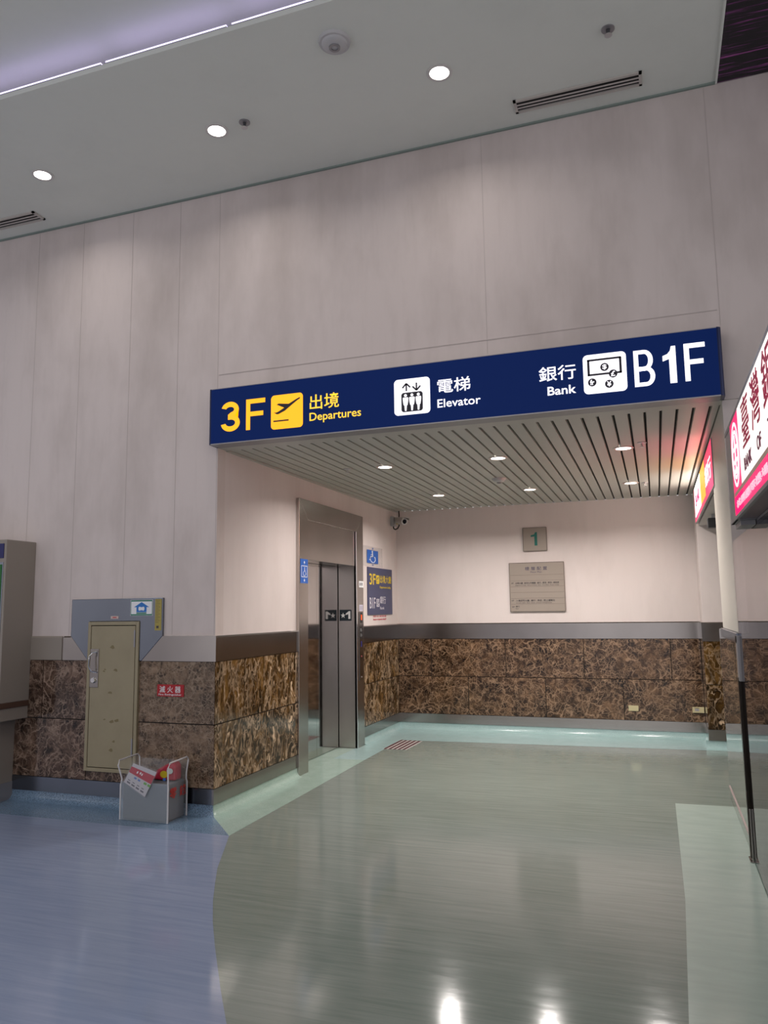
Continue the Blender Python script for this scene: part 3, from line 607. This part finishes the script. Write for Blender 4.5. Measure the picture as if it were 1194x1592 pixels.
b = MB(); e = Plane((fx + .002, 0, 0), (0, 1, 0), (0, 0, 1), (1, 0, 0)); [flat(MB(), e, [(y, 1.872), (y + .028, 1.872), (y + .028, 1.908), (y, 1.908)], 0, .001).build('print', m_ink, T) for y in (3.125, 3.18)]
T = thing('notice_label', 'small pale lilac label above the red digit display of the call panel', 'sticker', (fx, 3.16, 1.61)); MB().box(fx, fx + .002, 3.105, 3.225, 1.57, 1.645).build('paper', mat('lilac_paper', (.52, .49, .58), .5), T)
b = MB(); [flat(b, e, [(3.12, z), (3.20, z), (3.20, z + .004), (3.12, z + .004)], 0, .0005) for z in (1.59, 1.605, 1.62)]; b.build('print', m_inkp, T)

# ------------------------------------------------------------------ security camera
T = thing('security_camera', 'white bullet security camera with sunshield, high in the left corner of the lobby', 'security camera', (0, 4.45, 2.74))
MB().box(0, .05, 4.385, 4.50, 2.71, 2.845).build('junction_box', mat('camera_grey', (.42, .40, .40), .45), T, bevel=.006)
m_cam = mat('camera_body', (.45, .43, .40), .35)
MB().tube([(.05, 4.44, 2.775), (.12, 4.43, 2.775), (.17, 4.40, 2.765)], .022, 12).build('bracket', m_cam, T, smooth=True)
ax = Vector((.62, -.76, -.12)).normalized(); c0 = Vector((.10, 4.42, 2.775))
MB().cyl(c0, ax, .042, .24, seg=24).build('housing', m_cam, T, smooth=True)
q = ax.cross(Vector((0, 0, 1))).normalized(); up = q.cross(ax)
b = MB(); b.prism([c0 + q * x + up * z for x, z in ((-.052, .02), (-.044, .052), (0, .058), (.044, .052), (.052, .02), (.048, .02), (.040, .047), (0, .053), (-.040, .047), (-.048, .02))], ax * .30); b.build('sunshield', m_cam, T)
MB().ring(c0 + ax * .238, ax, .030, .046, .012, 24).build('lens_ring', mat('ring_pale', (.5, .52, .52), .3), T)
MB().cyl(c0 + ax * .236, ax, .030, .008, seg=24).build('lens', mat('lens_dark', (.004, .008, .015), .08), T)
MB().box(.095, .125, 4.37, 4.39, 2.73, 2.775).build('warning_sticker', mat('sticker_yellow', (.55, .45, .02), .5), T)
MB().tube([(.03, 4.43, 2.71), (.035, 4.43, 2.68), (.06, 4.42, 2.665), (.10, 4.40, 2.675), (.125, 4.39, 2.71), (.125, 4.39, 2.745)], .009, 8).build('cable', M['black'], T, smooth=True)
MB().tube([(.095, 4.47, 2.80), (.10, 4.475, 2.87), (.095, 4.475, 2.925)], .009, 8).build('cable', M['black'], T, smooth=True)

# ------------------------------------------------------------------ floor grille
T = thing('floor_grille', 'small striped maroon and steel grille in the floor beside the elevator', 'floor grille', (.46, 3.38, 0))
P4 = [(.322, 3.075), (.60, 3.085), (.612, 3.68), (.328, 3.70)]
b = MB(); b.prism([(x, y, .0014) for x, y in P4], (0, 0, .0010)); b.build('plate', mat('pale_steel', (.42, .40, .38), .4), T)
for k in range(5):
    a = (k + .12) / 5; c = (k + .66) / 5; L4 = lambda p, q, t: (p[0] + (q[0] - p[0]) * t, p[1] + (q[1] - p[1]) * t)
    b = MB(); b.prism([(*L4(P4[0], P4[1], a), .0024), (*L4(P4[0], P4[1], c), .0024), (*L4(P4[3], P4[2], c), .0024), (*L4(P4[3], P4[2], a), .0024)], (0, 0, .002)); b.build('bar', mat('maroon', (.07, .025, .03), .5), T)

# ------------------------------------------------------------------ extinguisher cabinet
T = thing('fire_extinguisher_cabinet', 'tall narrow beige metal cabinet set into the marble wall, worn door with chrome handle', 'cabinet', (-.968, 0, .28))
mk = mat('cabinet_beige', (.30, .255, .165), .42); t_ = NT(mk)
n = t_.noise(t_.coords((1, 1, 1)), 6, 4, .6); c = t_.mix(t_.ramp(n.outputs[0], [(.35, (0, 0, 0)), (.8, (.5,) * 3)]), (.31, .265, .17), (.24, .20, .125)); t_.l(c, t_.b.inputs['Base Color'])
b = MB(); x0, x1, z0, z1 = -1.228, -.71, .28, 1.512
b.box(x0, x0 + .03, -.035, 0, z0, z1); b.box(x1 - .03, x1, -.035, 0, z0, z1); b.box(x0 + .03, x1 - .03, -.035, 0, z1 - .03, z1); b.box(x0 + .03, x1 - .03, -.035, 0, z0, z0 + .03); b.build('frame', mk, T, bevel=.003)
MB().box(x0 + .03, x1 - .03, -.012, 0, z0 + .03, z1 - .03).build('recess', M['gap'], T)
dj = MB().box(x0 + .036, x1 - .036, -.034, -.014, z0 + .036, z1 - .036).build('door', mk, T, bevel=.003)
m_st = mat('worn_patch', (.19, .15, .075), .6); E_ = Plane((0, -.034, 0), (1, 0, 0), (0, 0, 1), (0, -1, 0))
for x, z, r in ((-.97, 1.30, .022), (-1.04, 1.115, .010), (-.93, 1.11, .020), (-.98, .925, .020), (-1.03, .705, .011), (-.955, .69, .022), (-.905, .70, .022), (-.93, .53, .014), (-.955, .46, .020), (-1.05, 1.10, .012)):
    flat(MB(), E_, [(x + r * (1 + .35 * math.sin(3 * k + x * 9)) * math.cos(k), z + r * .6 * (1 + .3 * math.cos(2 * k + z * 7)) * math.sin(k)) for k in [2 * PI * i / 9 for i in range(9)]], .0002, .0004).build('stain', m_st, dj)

hp = MB().box(-1.192, -1.105, -.040, -.034, .965, 1.285).build('handle_plate', M['steel'], T, bevel=.002)
hb = MB().tube([(-1.120, -.04, 1.262), (-1.150, -.072, 1.255), (-1.165, -.085, 1.22), (-1.165, -.085, 1.14), (-1.150, -.072, 1.10), (-1.120, -.04, 1.09)], .008, 10).build('handle', M['chrome'], T, smooth=True)
MB().cyl((-1.148, -.040, 1.025), (0, -1, 0), .026, .016, .020, 20).build('lock', M['chrome'], T, smooth=True)
for z in (1.30, .42): MB().box(-.755, -.742, -.040, -.034, z, z + .14).build('hinge', M['grey_metal'], T)
Mp = Plane((0, -.0245, 0), (1, 0, 0), (0, 0, 1), (0, -1, 0))
T = thing('house_sticker', 'white square sticker with green border and blue house picture on the steel surround', 'sticker', (-.695, -.024, 1.62))
MB().box(-.805, -.585, -.0265, -.024, 1.56, 1.69).build('paper', m_white, T)
e = Plane((0, -.0265, 0), (1, 0, 0), (0, 0, 1), (0, -1, 0)); b = MB()
mg = mat('border_green', (.0, .16, .09), .5); mb2 = mat('picture_blue', (.02, .16, .48), .5)
for a in ([(-.80, 1.565), (-.80, 1.685)], [(-.59, 1.565), (-.59, 1.685)]): stroke(b, e, a, .004, 0, .0006)
for a in ([(-.80, 1.683), (-.59, 1.683)], [(-.80, 1.567), (-.59, 1.567)], [(-.745, 1.580), (-.645, 1.580)]): stroke(b, e, a, .010, 0, .0006)
b.build('border', mg, T)
b = MB(); flat(b, e, [(-.745, 1.588), (-.645, 1.588), (-.645, 1.63), (-.62, 1.63), (-.695, 1.672), (-.77, 1.63), (-.745, 1.63)], 0, .0008); b.build('house_picture', mb2, T)
b = MB(); flat(b, e, [(-.695 + .030 * math.cos(k), 1.617 + .018 * math.sin(k) + .006 * math.sin(3 * k)) for k in [2 * PI * i / 14 for i in range(14)]], .0009, .0006); b.build('white_figure', m_white, T)
T = thing('gauge_strip', 'narrow yellow sticker printed like a ruler at the right of the steel surround', 'sticker', (-.53, -.024, 1.57))
MB().box(-.560, -.498, -.0262, -.024, 1.437, 1.695).build('paper', mat('ruler_yellow', (.36, .29, .07), .5), T)
b = MB(); e = Plane((0, -.0262, 0), (1, 0, 0), (0, 0, 1), (0, -1, 0))
for k in range(14): stroke(b, e, [(-.553, 1.685 - k * .014), (-.553 + (.028 if k % 2 else .042), 1.685 - k * .014)], .0025, 0, .0006)
flat(b, e, [(-.545, 1.455), (-.522, 1.455), (-.522, 1.475), (-.545, 1.475)], 0, .0006); b.build('scale_mark', m_ink, T)
T = thing('cabinet_label', 'tiny pale label on the steel surround just above the beige cabinet', 'sticker', (-.965, -.024, 1.547))
MB().box(-1.004, -.926, -.026, -.024, 1.535, 1.559).build('paper', mat('pale_pink_paper', (.55, .42, .38), .5), T); b = MB(); e = Plane((0, -.026, 0), (1, 0, 0), (0, 0, 1), (0, -1, 0)); flat(b, e, [(-.985, 1.543), (-.945, 1.543), (-.945, 1.551), (-.985, 1.551)], 0, .0005); b.build('print', mr, T)
T = thing('fire_extinguisher_sign', 'small red sign reading fire extinguisher on the marble right of the cabinet', 'sign', (-.4, -.014, .96))
MB().box(-.526, -.272, -.020, -.014, .905, 1.0).build('plate', mat('sign_red', (.38, .012, .018), .4), T)
e = Plane((0, -.020, 0), (1, 0, 0), (0, 0, 1), (0, -1, 0)); text(e, '滅 火 器', 'chinese_text', m_white, T, -.503, -.300, .935, .988, bold=.006, d=.001); text(e, 'Fire Extinguisher', 'english_text', m_white, T, -.510, -.292, .914, .928, 'F', bold=.01, d=.001)

# ------------------------------------------------------------------ kiosk at the left edge
T = thing('wall_kiosk', 'tall grey-beige cabinet with a recessed green screen at the left photo edge', 'kiosk', (-2.4, -.2, 0))
y0 = -.335
b = MB(); b.box(-3.2, -1.86, y0, 0, .84, 2.225); b.k = 0; b.build('body', M['beige'], T, bevel=.006)
MB().box(-3.2, -1.865, y0 + .0, 0, .69, .795).build('lower_shelf', M['beige'], T, bevel=.004)
MB().box(-3.2, -1.855, y0 - .004, 0, .795, .84).build('bumper_rail', mat('brown_rubber', (.085, .045, .03), .5), T, bevel=.004)
MB().box(-3.2, -2.0, -.28, 0, .15, .69).build('pedestal', M['beige'], T)
MB().box(-3.2, -1.995, -.31, 0, 0.0015, .15).build('plinth', M['grey_metal'], T)
b = MB(); b.box(-3.15, -1.885, y0 - .003, y0, .90, 2.03); b.build('screen_recess', M['steel_dull'], T)
MB().box(-3.12, -1.898, y0 - .006, y0 - .003, 1.30, 2.01).build('green_screen', mat('screen_green', (.0, .06, .01), .3, emit=(.0, .10, .01), es=.25), T, )
MB().box(-3.12, -1.898, y0 - .006, y0 - .003, .92, 1.30).build('blue_screen', mat('screen_blue', (.02, .08, .25), .3, emit=(.02, .08, .25), es=.25), T)
MB().box(-3.15, -1.885, y0 - .006, y0, 2.065, 2.19).build('header_panel', mat('header_navy', (.01, .012, .10), .3), T)

# ------------------------------------------------------------------ clear bag on the floor
T = thing('clear_box_bag', 'clear plastic tote with white piping standing on the blue floor before the cabinet', 'bag', (-.42, -.18, 0))
X0, X1, Y0, Y1 = -.632, -.20, -.31, -.06
m_pvc = mat('clear_pvc', (.75, .78, .80), .08, alpha=.06, spec=.8); m_pip = mat('white_piping', (.62, .61, .62), .35)
MB().box(X0 + .012, X1 - .012, Y0 + .012, Y1 - .012, .006, .285).build('grey_liner', mat('grey_liner', (.12, .13, .145), .45), T, bevel=.012)
b = MB(); b.box(X0, X1, Y0 - .003, Y0, .004, .29); b.build('front_panel', mat('front_pvc', (.45, .5, .54), .12, alpha=.30, spec=.8), T)
def side(x, name, lean):
    pr = [(Y0, .004), (Y0, .262), (Y0 + .015 * lean, .302), (Y0 - .012, .41), (Y0 + .012, .443), (Y1 - .015, .452), (Y1 + .006, .43), (Y1 - .012, .33), (Y1 - .012, .285), (Y1, .262), (Y1, .004)]
    sk = lambda z: (0 if z < .3 else (z - .3) * lean * -.18)
    b = MB(); b.prism([(x + sk(z), y, z) for y, z in pr], (.002, 0, 0)); b.build('side_panel', m_pvc, T)
    MB().tube([(x + .001 + sk(z), y, z) for y, z in pr], .0062, 8).build('piping', m_pip, T, smooth=True)
side(X0, 'l', 1); side(X1, 'r', -.2)
b = MB(); nx = 10; V = []; 
for i in range(nx + 1):
    for j in range(5):
        x = X0 + .02 + (X1 - X0 - .04) * i / nx; t = j / 4; V.append((x, Y1 - .01 - (Y1 - Y0 - .02) * t * .8, .40 + .05 * math.sin(i * 1.7 + j) * .5 + .035 * math.sin(t * PI)))
b.add(V, [(i * 5 + j, i * 5 + j + 1, (i + 1) * 5 + j + 1, (i + 1) * 5 + j) for i in range(nx) for j in range(4)])
b.build('top_flap', m_pvc, T, smooth=True)
MB().box(X0, X1, Y1, Y1 + .002, .004, .42).build('back_panel', m_pvc, T)
e = Plane((X1 + .002, 0, 0), (0, 1, 0), (0, 0, 1), (1, 0, 0)); mrr = mat('red_marker', (.50, .03, .02), .4)
text(e, '零', 'red_character', mrr, T, -.29, -.20, .17, .25, bold=.006); text(e, '錢', 'red_character', mrr, T, -.16, -.08, .17, .25, bold=.006)
T = thing('red_pouch', 'crumpled red patterned packet inside the clear tote', 'packet', (-.30, -.17, .286))
m = mat('red_packet', (.36, .012, .035), .3)
b = MB(); b.prism([(-.44, -.20, .29), (-.215, -.20, .29), (-.222, -.19, .40), (-.265, -.17, .425), (-.33, -.17, .40), (-.40, -.18, .36)], (0, .09, 0)); b.build('packet', m, T, bevel=.015)
E2 = Plane((0, -.20, 0), (1, 0, 0), (0, 0, 1), (0, -1, 0))
for (x, z, r, c, nme) in ((-.315, .335, .032, (.55, .42, .02), 'yellow_patch'), (-.262, .362, .026, (.50, .58, .54), 'white_patch'), (-.31, .298, .014, (.05, .15, .5), 'blue_patch')):
    b = MB(); flat(b, E2, [(x + r * 1.1 * math.cos(k), z + r * .85 * math.sin(k)) for k in [2 * PI * i / 12 for i in range(12)]], .001 + r * .02, .001); b.build(nme, mat(nme, c, .4), T)
T = thing('leaflet_sleeve', 'tilted clear sleeve holding a red and white leaflet, hung on the tote front', 'leaflet', (-.44, -.33, .19))
pr = [(-.598, .287), (-.508, .44), (-.285, .385), (-.395, .182)]
Lf = Plane((0, Y0 - .012, 0), (1, 0, 0), (0, 0, 1), (0, -1, 0))
def bl(u, v): 
    a = [pr[0][k] + (pr[3][k] - pr[0][k]) * u for k in (0, 1)]; c = [pr[1][k] + (pr[2][k] - pr[1][k]) * u for k in (0, 1)]; return (a[0] + (c[0] - a[0]) * v, a[1] + (c[1] - a[1]) * v)
b = MB(); flat(b, Lf, [bl(.02, .02), bl(.98, .02), bl(.98, .95), bl(.02, .95)], 0, .002); b.build('leaflet', mat('leaflet_paper', (.50, .48, .50), .35), T)
b = MB(); flat(b, Lf, [bl(.02, .52), bl(.98, .50), bl(.98, .80), bl(.02, .80)], .0021, .0006); b.build('red_band', mat('leaflet_red', (.42, .01, .03), .35), T)
b = MB()
for u, v, s in ((.3, .62, .05), (.42, .64, .05), (.5, .62, .04)): flat(b, Lf, [bl(u, v), bl(u + s, v), bl(u + s, v + .10), bl(u, v + .08)], .0028, .0005)
b.build('white_print', m_white, T)
b = MB()
for k in range(4): stroke(b, Lf, [bl(.12 + .2 * k, .12), bl(.26 + .2 * k, .12)], .012, .0021, .0005); stroke(b, Lf, [bl(.12 + .2 * k, .22), bl(.22 + .2 * k, .22)], .006, .0021, .0005)
b.build('grey_print', mat('grey_print', (.12, .11, .13), .5), T)
b = MB(); [flat(b, Lf, [bl(u, .38), bl(u + .12, .38), bl(u + .12, .46), bl(u, .46)], .0021, .0005) for u in (.72, .88)]; b.build('green_print', mat('green_print', (.12, .35, .05), .5), T)
b = MB(); [flat(b, Lf, [bl(u, .38), bl(u + .1, .38), bl(u + .1, .45), bl(u, .45)], .0021, .0005) for u in (.3, .46)]; b.build('blue_print', mat('blue_print', (.10, .18, .45), .5), T)
b = MB(); flat(b, Lf, [bl(-.02, -.02), bl(1.02, -.02), bl(1.02, 1.02), bl(-.02, 1.02)], .004, .001); b.build('clear_sleeve', m_pvc, T)

# ------------------------------------------------------------------ glass screens on the right
m_glass = mat('screen_glass', (.86, .93, .90), .012, trans=1.0, ior=1.52)
T = thing('glass_screen', 'clear glass balustrade pane below the cream column, with steel cap on top', 'glass screen', (3.85, .9, 0))
MB().box(3.850, 3.862, .075, 1.65, .012, 1.385).build('glass_pane', m_glass, T)
b = MB(); b.box(3.835, 4.01, -.01, 1.24, 1.335, 1.402); b.build('steel_cap', M['steel_dull'], T, bevel=.003)
b = MB(); b.box(3.835, 3.88, -.03, .07, 1.10, 1.385); b.build('clamp', M['grey_metal'], T, bevel=.003)
b = MB(); b.box(3.832, 3.878, .02, .07, .02, 1.12); b.build('edge_seal', mat('dark_bronze', (.02, .014, .01), .3, .5), T)
b = MB(); b.box(3.838, 3.874, .0, .085, .0015, .32); b.prism([(3.825, -.01, .0015), (3.888, -.01, .0015), (3.888, .10, .0015), (3.825, .10, .0015)], (0, 0, .008)); b.build('steel_foot', M['steel'], T, bevel=.002)
MB().box(3.844, 3.868, .09, 1.65, .10, .115).build('bottom_rail', mat('pinkish_rail', (.42, .34, .33), .35, .3), T)
T = thing('glass_facade', 'large reflective glass shopfront pane along the right photo edge, below the bank sign', 'glass wall', (3.85, -3.2, 0))
m = bpy.data.materials.new('reflective_glass'); m.use_nodes = True; t_ = m.node_tree; t_.nodes.clear()
out = t_.nodes.new('ShaderNodeOutputMaterial'); mx = t_.nodes.new('ShaderNodeMixShader'); gl = t_.nodes.new('ShaderNodeBsdfGlossy'); tr = t_.nodes.new('ShaderNodeBsdfTransparent'); lw = t_.nodes.new('ShaderNodeFresnel')
gl.inputs['Roughness'].default_value = .015; gl.inputs['Color'].default_value = (.86, .84, .86, 1); tr.inputs['Color'].default_value = (.6, .62, .62, 1); lw.inputs['IOR'].default_value = 2.0
ge = t_.nodes.new('ShaderNodeNewGeometry'); mp = t_.nodes.new('ShaderNodeMapping'); mp.inputs['Scale'].default_value = (1, 1.3, .8); nz = t_.nodes.new('ShaderNodeTexNoise'); nz.inputs['Scale'].default_value = 1.6; nz.inputs['Detail'].default_value = 0
bp = t_.nodes.new('ShaderNodeBump'); bp.inputs['Strength'].default_value = .12; bp.inputs['Distance'].default_value = .02
t_.links.new(ge.outputs['Position'], mp.inputs[0]); t_.links.new(mp.outputs[0], nz.inputs[0]); t_.links.new(nz.outputs[0], bp.inputs['Height']); t_.links.new(bp.outputs[0], gl.inputs['Normal'])
t_.links.new(lw.outputs[0], mx.inputs[0]); t_.links.new(tr.outputs[0], mx.inputs[1]); t_.links.new(gl.outputs[0], mx.inputs[2]); t_.links.new(mx.outputs[0], out.inputs[0])
MB().box(3.850, 3.862, -6.5, -.035, .012, 1.985).build('glass_pane', m, T)
MB().box(3.848, 3.870, -6.5, -.035, .0015, .012).build('bottom_seal', mat('green_edge', (.06, .11, .09), .3), T)
b = MB(); b.box(3.852, 3.875, -6.5, -1.0, 1.985, 1.999); b.build('top_channel', M['grey_metal'], T)
b = MB(); b.box(4.6, 4.65, -6.5, -.01, 0, 2.45); b.box(3.875, 4.6, -6.5, -1.0, 2.03, 2.06); b.box(3.875, 4.6, -6.55, -6.5, 0, 2.4); struct(b.build('bank_light_block', mat('dark_backing', (.10, .07, .075), .5)))  # dark box added behind the glass, closed off from hall light

# ------------------------------------------------------------------ lit bank sign (right edge)
XF = 3.76; Z0, Z1 = 2.0, 2.475; YL = -1.06
T = thing('bank_lightbox', 'large lit pink and white bank lightbox cut off by the right photo edge', 'sign', (3.8, -3, 2.0))
MB().box(XF + .004, 3.85, -5.0, YL, Z0, Z1).build('housing', mat('box_plum', (.10, .06, .085), .3), T)
b = MB(); b.box(XF, 3.85, -1.33, YL - .0, Z0 - .004, Z1 + .004); b.box(XF - .004, XF + .01, -5.0, YL, Z1 - .014, Z1 + .004); b.box(XF - .004, XF + .01, -5.0, YL, Z0 - .004, Z0 + .012); b.build('frame', M['grey_metal'], T)
MB().box(3.78, 3.848, -1.30, -1.06, 1.972, 1.995).build('support_arm', M['grey_metal'], T)
m_pk = mat('lit_pink', (.6, .01, .10), .4, emit=(.95, .02, .16), es=.95); m_wh = mat('lit_sign_white', (.9, .88, .85), .4, emit=(1, .93, .86), es=1.0); m_tan = mat('sign_tan', (.25, .18, .14), .5, emit=(.35, .25, .2), es=.4)
b = MB(); b.box(XF - .002, XF + .004, -1.70, -1.33, Z0 + .012, Z1 - .014); b.box(XF - .002, XF + .004, -5.0, -1.33, Z0 + .012, 2.105); b.build('pink_field', m_pk, T)
MB().box(XF - .0024, XF + .004, -5.0, -1.36, 2.100, 2.120).build('tan_line', m_tan, T)
MB().box(XF - .003, XF + .004, -5.0, -1.70, 2.120, Z1 - .014).build('white_field', m_wh, T)
G = Plane((XF - .003, 0, 0), (0, -1, 0), (0, 0, 1), (-1, 0, 0))
cx, cz = 1.52, 2.285
em = MB()
for r in (.145, .108): stroke(em, G, arc(cx, cz, r, 0, 360, 40), .016, 0, .002)
stroke(em, G, [(cx, cz + .09), (cx, cz - .09)], .034, 0, .002); stroke(em, G, [(cx - .07, cz + .03), (cx + .07, cz + .03)], .018, 0, .002); stroke(em, G, [(cx - .07, cz - .03), (cx + .07, cz - .03)], .018, 0, .002); stroke(em, G, [(cx - .05, cz - .075), (cx + .05, cz - .075)], .018, 0, .002)
em.build('emblem', mat('emblem_white', (.9, .8, .8), .4, emit=(1, .8, .8), es=1.0), T)
m_cr = mat('crimson_print', (.28, .005, .04), .5, emit=(.30, .02, .06), es=.35); m_bk = mat('maroon_print', (.12, .02, .05), .5, emit=(.15, .05, .08), es=.3)
for s, a in (('臺', 1.86), ('灣', 2.20), ('銀', 2.54), ('行', 2.88)): text(G, s, 'chinese_text', m_cr, T, a, a + .25, 2.245, 2.445, bold=0)
text(G, 'BANK', 'english_text', m_bk, T, 1.86, 2.12, 2.150, 2.205, bold=.008); text(G, 'OF', 'english_text', m_bk, T, 2.30, 2.42, 2.150, 2.205, bold=.008); text(G, 'TAIWAN', 'english_text', m_bk, T, 2.60, 3.05, 2.150, 2.205, bold=.008)
text(G, '桃園國際機場分行', 'small_text', mat('lit_pale_pink', (.9, .6, .65), .4, emit=(1, .45, .55), es=.9), T, 1.45, 2.9, 2.035, 2.072, bold=.006, lift=.001)

# small lit sign inside
T = thing('inner_lightbox', 'small lit pink, orange and white sign high inside the lobby behind the cream column', 'sign', (3.86, 2.6, 2.52))
MB().box(3.842, 3.86, 1.05, 4.03, 2.512, 2.90).build('housing', M['grey_metal'], T)
def col_m(n, c, s): return mat(n, c, .4, emit=c, es=s)
G = Plane((3.842, 0, 0), (0, -1, 0), (0, 0, 1), (-1, 0, 0))
b = MB(); flat(b, G, [(-2.0, 2.525), (-1.06, 2.525), (-1.06, 2.895), (-2.0, 2.895)], 0, .002); flat(b, G, [(-4.0, 2.525), (-2.0, 2.525), (-2.0, 2.57), (-4.0, 2.57)], 0, .002); flat(b, G, [(-4.0, 2.57), (-3.9, 2.57), (-3.9, 2.895), (-4.0, 2.895)], 0, .002); b.build('pink_field', col_m('inner_pink', (.85, .05, .14), 1.0), T)
b = MB(); flat(b, G, [(-2.75, 2.57), (-2.0, 2.57), (-2.0, 2.895), (-2.75, 2.895)], 0, .002); b.build('orange_field', col_m('inner_orange', (1, .33, .04), 1.6), T)
b = MB(); flat(b, G, [(-3.9, 2.57), (-2.75, 2.57), (-2.75, 2.895), (-3.9, 2.895)], 0, .002); b.build('white_field', col_m('inner_white', (1, .92, .85), 3.0), T)
text(G, '銀行', 'chinese_text', m_w, T, -1.95, -1.2, 2.62, 2.80, bold=.006, lift=.0025); text(G, 'BANK', 'english_text', m_pk, T, -3.7, -2.95, 2.66, 2.80, bold=.02, lift=.0025)
for k, (y, c, p) in enumerate(((3.3, (1, .9, .8), 5), (2.4, (1, .5, .2), 3), (1.5, (1, .15, .2), 3))):
    a = area('inner_lightbox_lamp', (3.83, y, 2.72), (0, math.radians(90), 0), .3, .8, p, c); par(a, T)
T = thing('wall_speaker', 'small dark device fixed under the bulkhead beside the cream column', 'speaker', (4.0, 3.0, 2.42))
MB().box(3.90, 4.02, 2.92, 3.04, 2.36, 2.46).build('housing', M['dkgrey'], T, bevel=.01); MB().box(3.94, 3.97, 2.96, 3.0, 2.46, 2.50).build('bracket', M['alu'], T)
